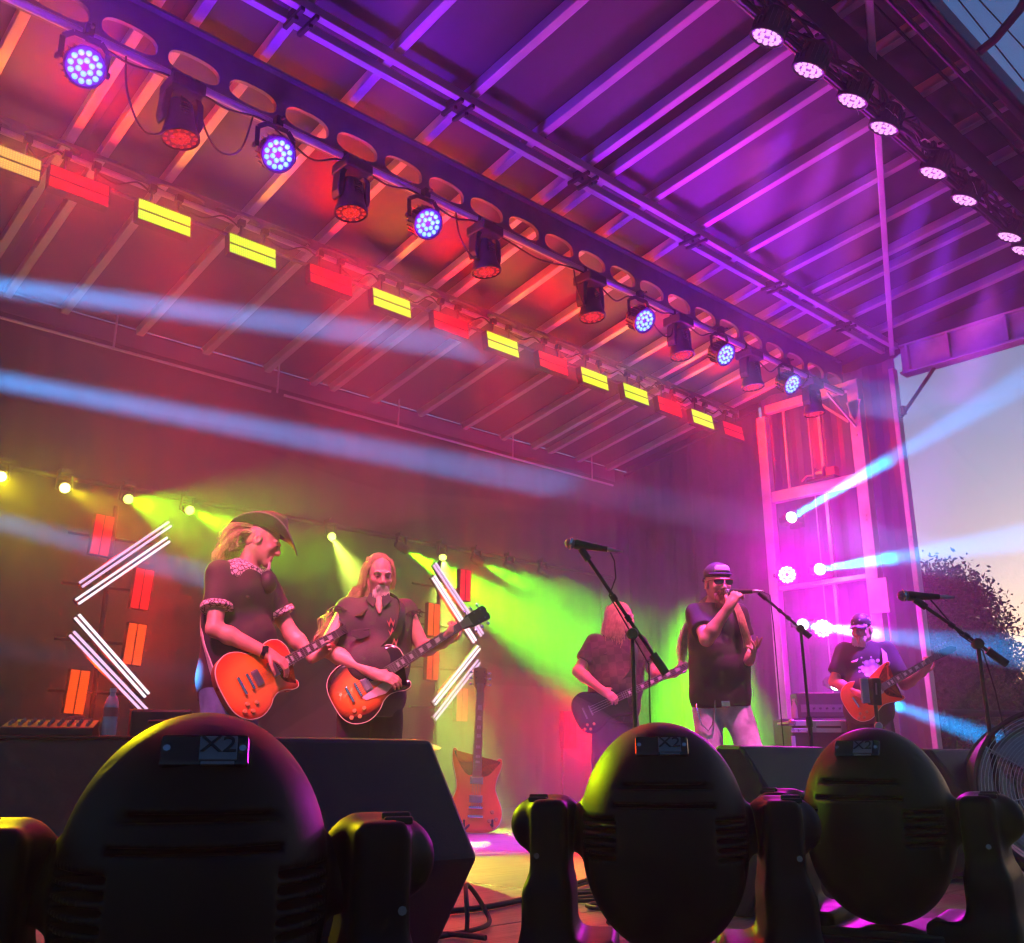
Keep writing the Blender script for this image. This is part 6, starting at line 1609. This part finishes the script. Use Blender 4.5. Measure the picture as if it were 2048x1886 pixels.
for i, (a, b) in enumerate((((13.06, 4.28, 11.42), (13.62, 3.76, 9.98)), ((13.29, 4.07, 11.42), (13.68, 3.7, 10.55)))):
    a = Vector(a); b = Vector(b); d = b - a
    tag(MB().tube([a - d * 1.2, a, b, b + d * 6], .012, 5).build('power_line', RUBBER), ('left' if i == 0 else 'right') + ' of the two black wires crossing the sky patch at the top right corner', 'power line', 'power lines')
t = thing('pipe_barrier', 'dark pipe barrier standing beyond the stage at the right', 'barrier', (12.15, 5.1, GZ))
MB().tube([(-.2, .22, 2.25), (.6, -.55, 2.22)], .045, 10).build('rail', BLACKM, t)
for q in (-.15, .5): MB().tube([(q, -.95 * q + .03, 0), (q, -.95 * q + .03, 2.25)], .035, 8).build('post', BLACKM, t)

# ================================================================== stage haze
hz = MB().box((4.9, 4.0, 1.9), (14.2, 11.2, 8.6)).build('haze', None, smooth=0)
hz['kind'] = 'stuff'
hm = bpy.data.materials.new('stage_haze'); hm.use_nodes = True
nt = hm.node_tree
nt.nodes.remove(nt.nodes['Principled BSDF'])
pv = nt.nodes.new('ShaderNodeVolumePrincipled')
pv.inputs['Color'].default_value = (0.95, 0.95, 0.97, 1)
pv.inputs['Density'].default_value = 0.013
pv.inputs['Anisotropy'].default_value = 0.2
nt.links.new(pv.outputs[0], nt.nodes['Material Output'].inputs['Volume'])
hz.data.materials.append(hm)

# drifting banks of denser smoke under the roof and low behind the players
def smoke_mat(dn):
    m = hm.copy(); m.name = 'stage_smoke'
    [n for n in m.node_tree.nodes if n.type == 'PRINCIPLED_VOLUME'][0].inputs['Density'].default_value = dn
    return m
SMD = {d_: smoke_mat(d_) for d_ in (0.03, 0.045, 0.07, 0.25)}
def smoke(c, r_, a, dn, seed, tail=0):
    rr = np.random.default_rng(seed); mb = MB().ball((0, 0, 0), r_, 40, 24)
    ph = rr.uniform(0, 6, 6); out = []
    for (x, y, z) in mb.v:                       # lumpy, uneven outline
        u = (x / r_[0], y / r_[1], z / r_[2])
        k_ = 1 + .13 * math.sin(3 * u[0] + ph[0]) * math.sin(3 * u[2] + ph[1]) + .10 * math.sin(5 * u[1] + 2 * u[2] + ph[2]) + .06 * math.sin(7 * u[0] - 4 * u[2] + ph[3])
        if tail and u[0] > 0:                    # thins out to one side
            q_ = max(.05, 1 - .92 * u[0] ** .8); x *= tail; y *= q_; z *= q_
        out.append((x * k_, y * k_, z * k_))
    mb.v = out
    o = mb.build('smoke', SMD[dn], None, 60, 0, Matrix.Translation(c) @ Matrix.Rotation(R(a), 4, 'Z')); o['kind'] = 'stuff'
smoke((1.0, 5.0, 2.7), (2.6, 1.8, 2.2), -2, .045, 1, 2.1)          # left, where the blue beams show
smoke((8.9, 5.0, 2.3), (1.35, 1.45, 2.1), -20, .045, 3)      # round the side tower
smoke((6.8, 3.3, 4.2), (2.4, 1.1, .8), 5, .03, 4)            # under the purple cans
smoke((4.6, 7.05, 1.6), (5.2, 1.05, 1.7), 0, .07, 5)         # green wash along the back
smoke((4.3, 6.7, 3.75), (5.0, 1.5, .75), 0, .045, 6)         # glowing under the red and yellow panels
smoke((4.9, 6.0, .5), (1.5, .8, .75), -30, .25, 10)          # low bank round the guitar stand
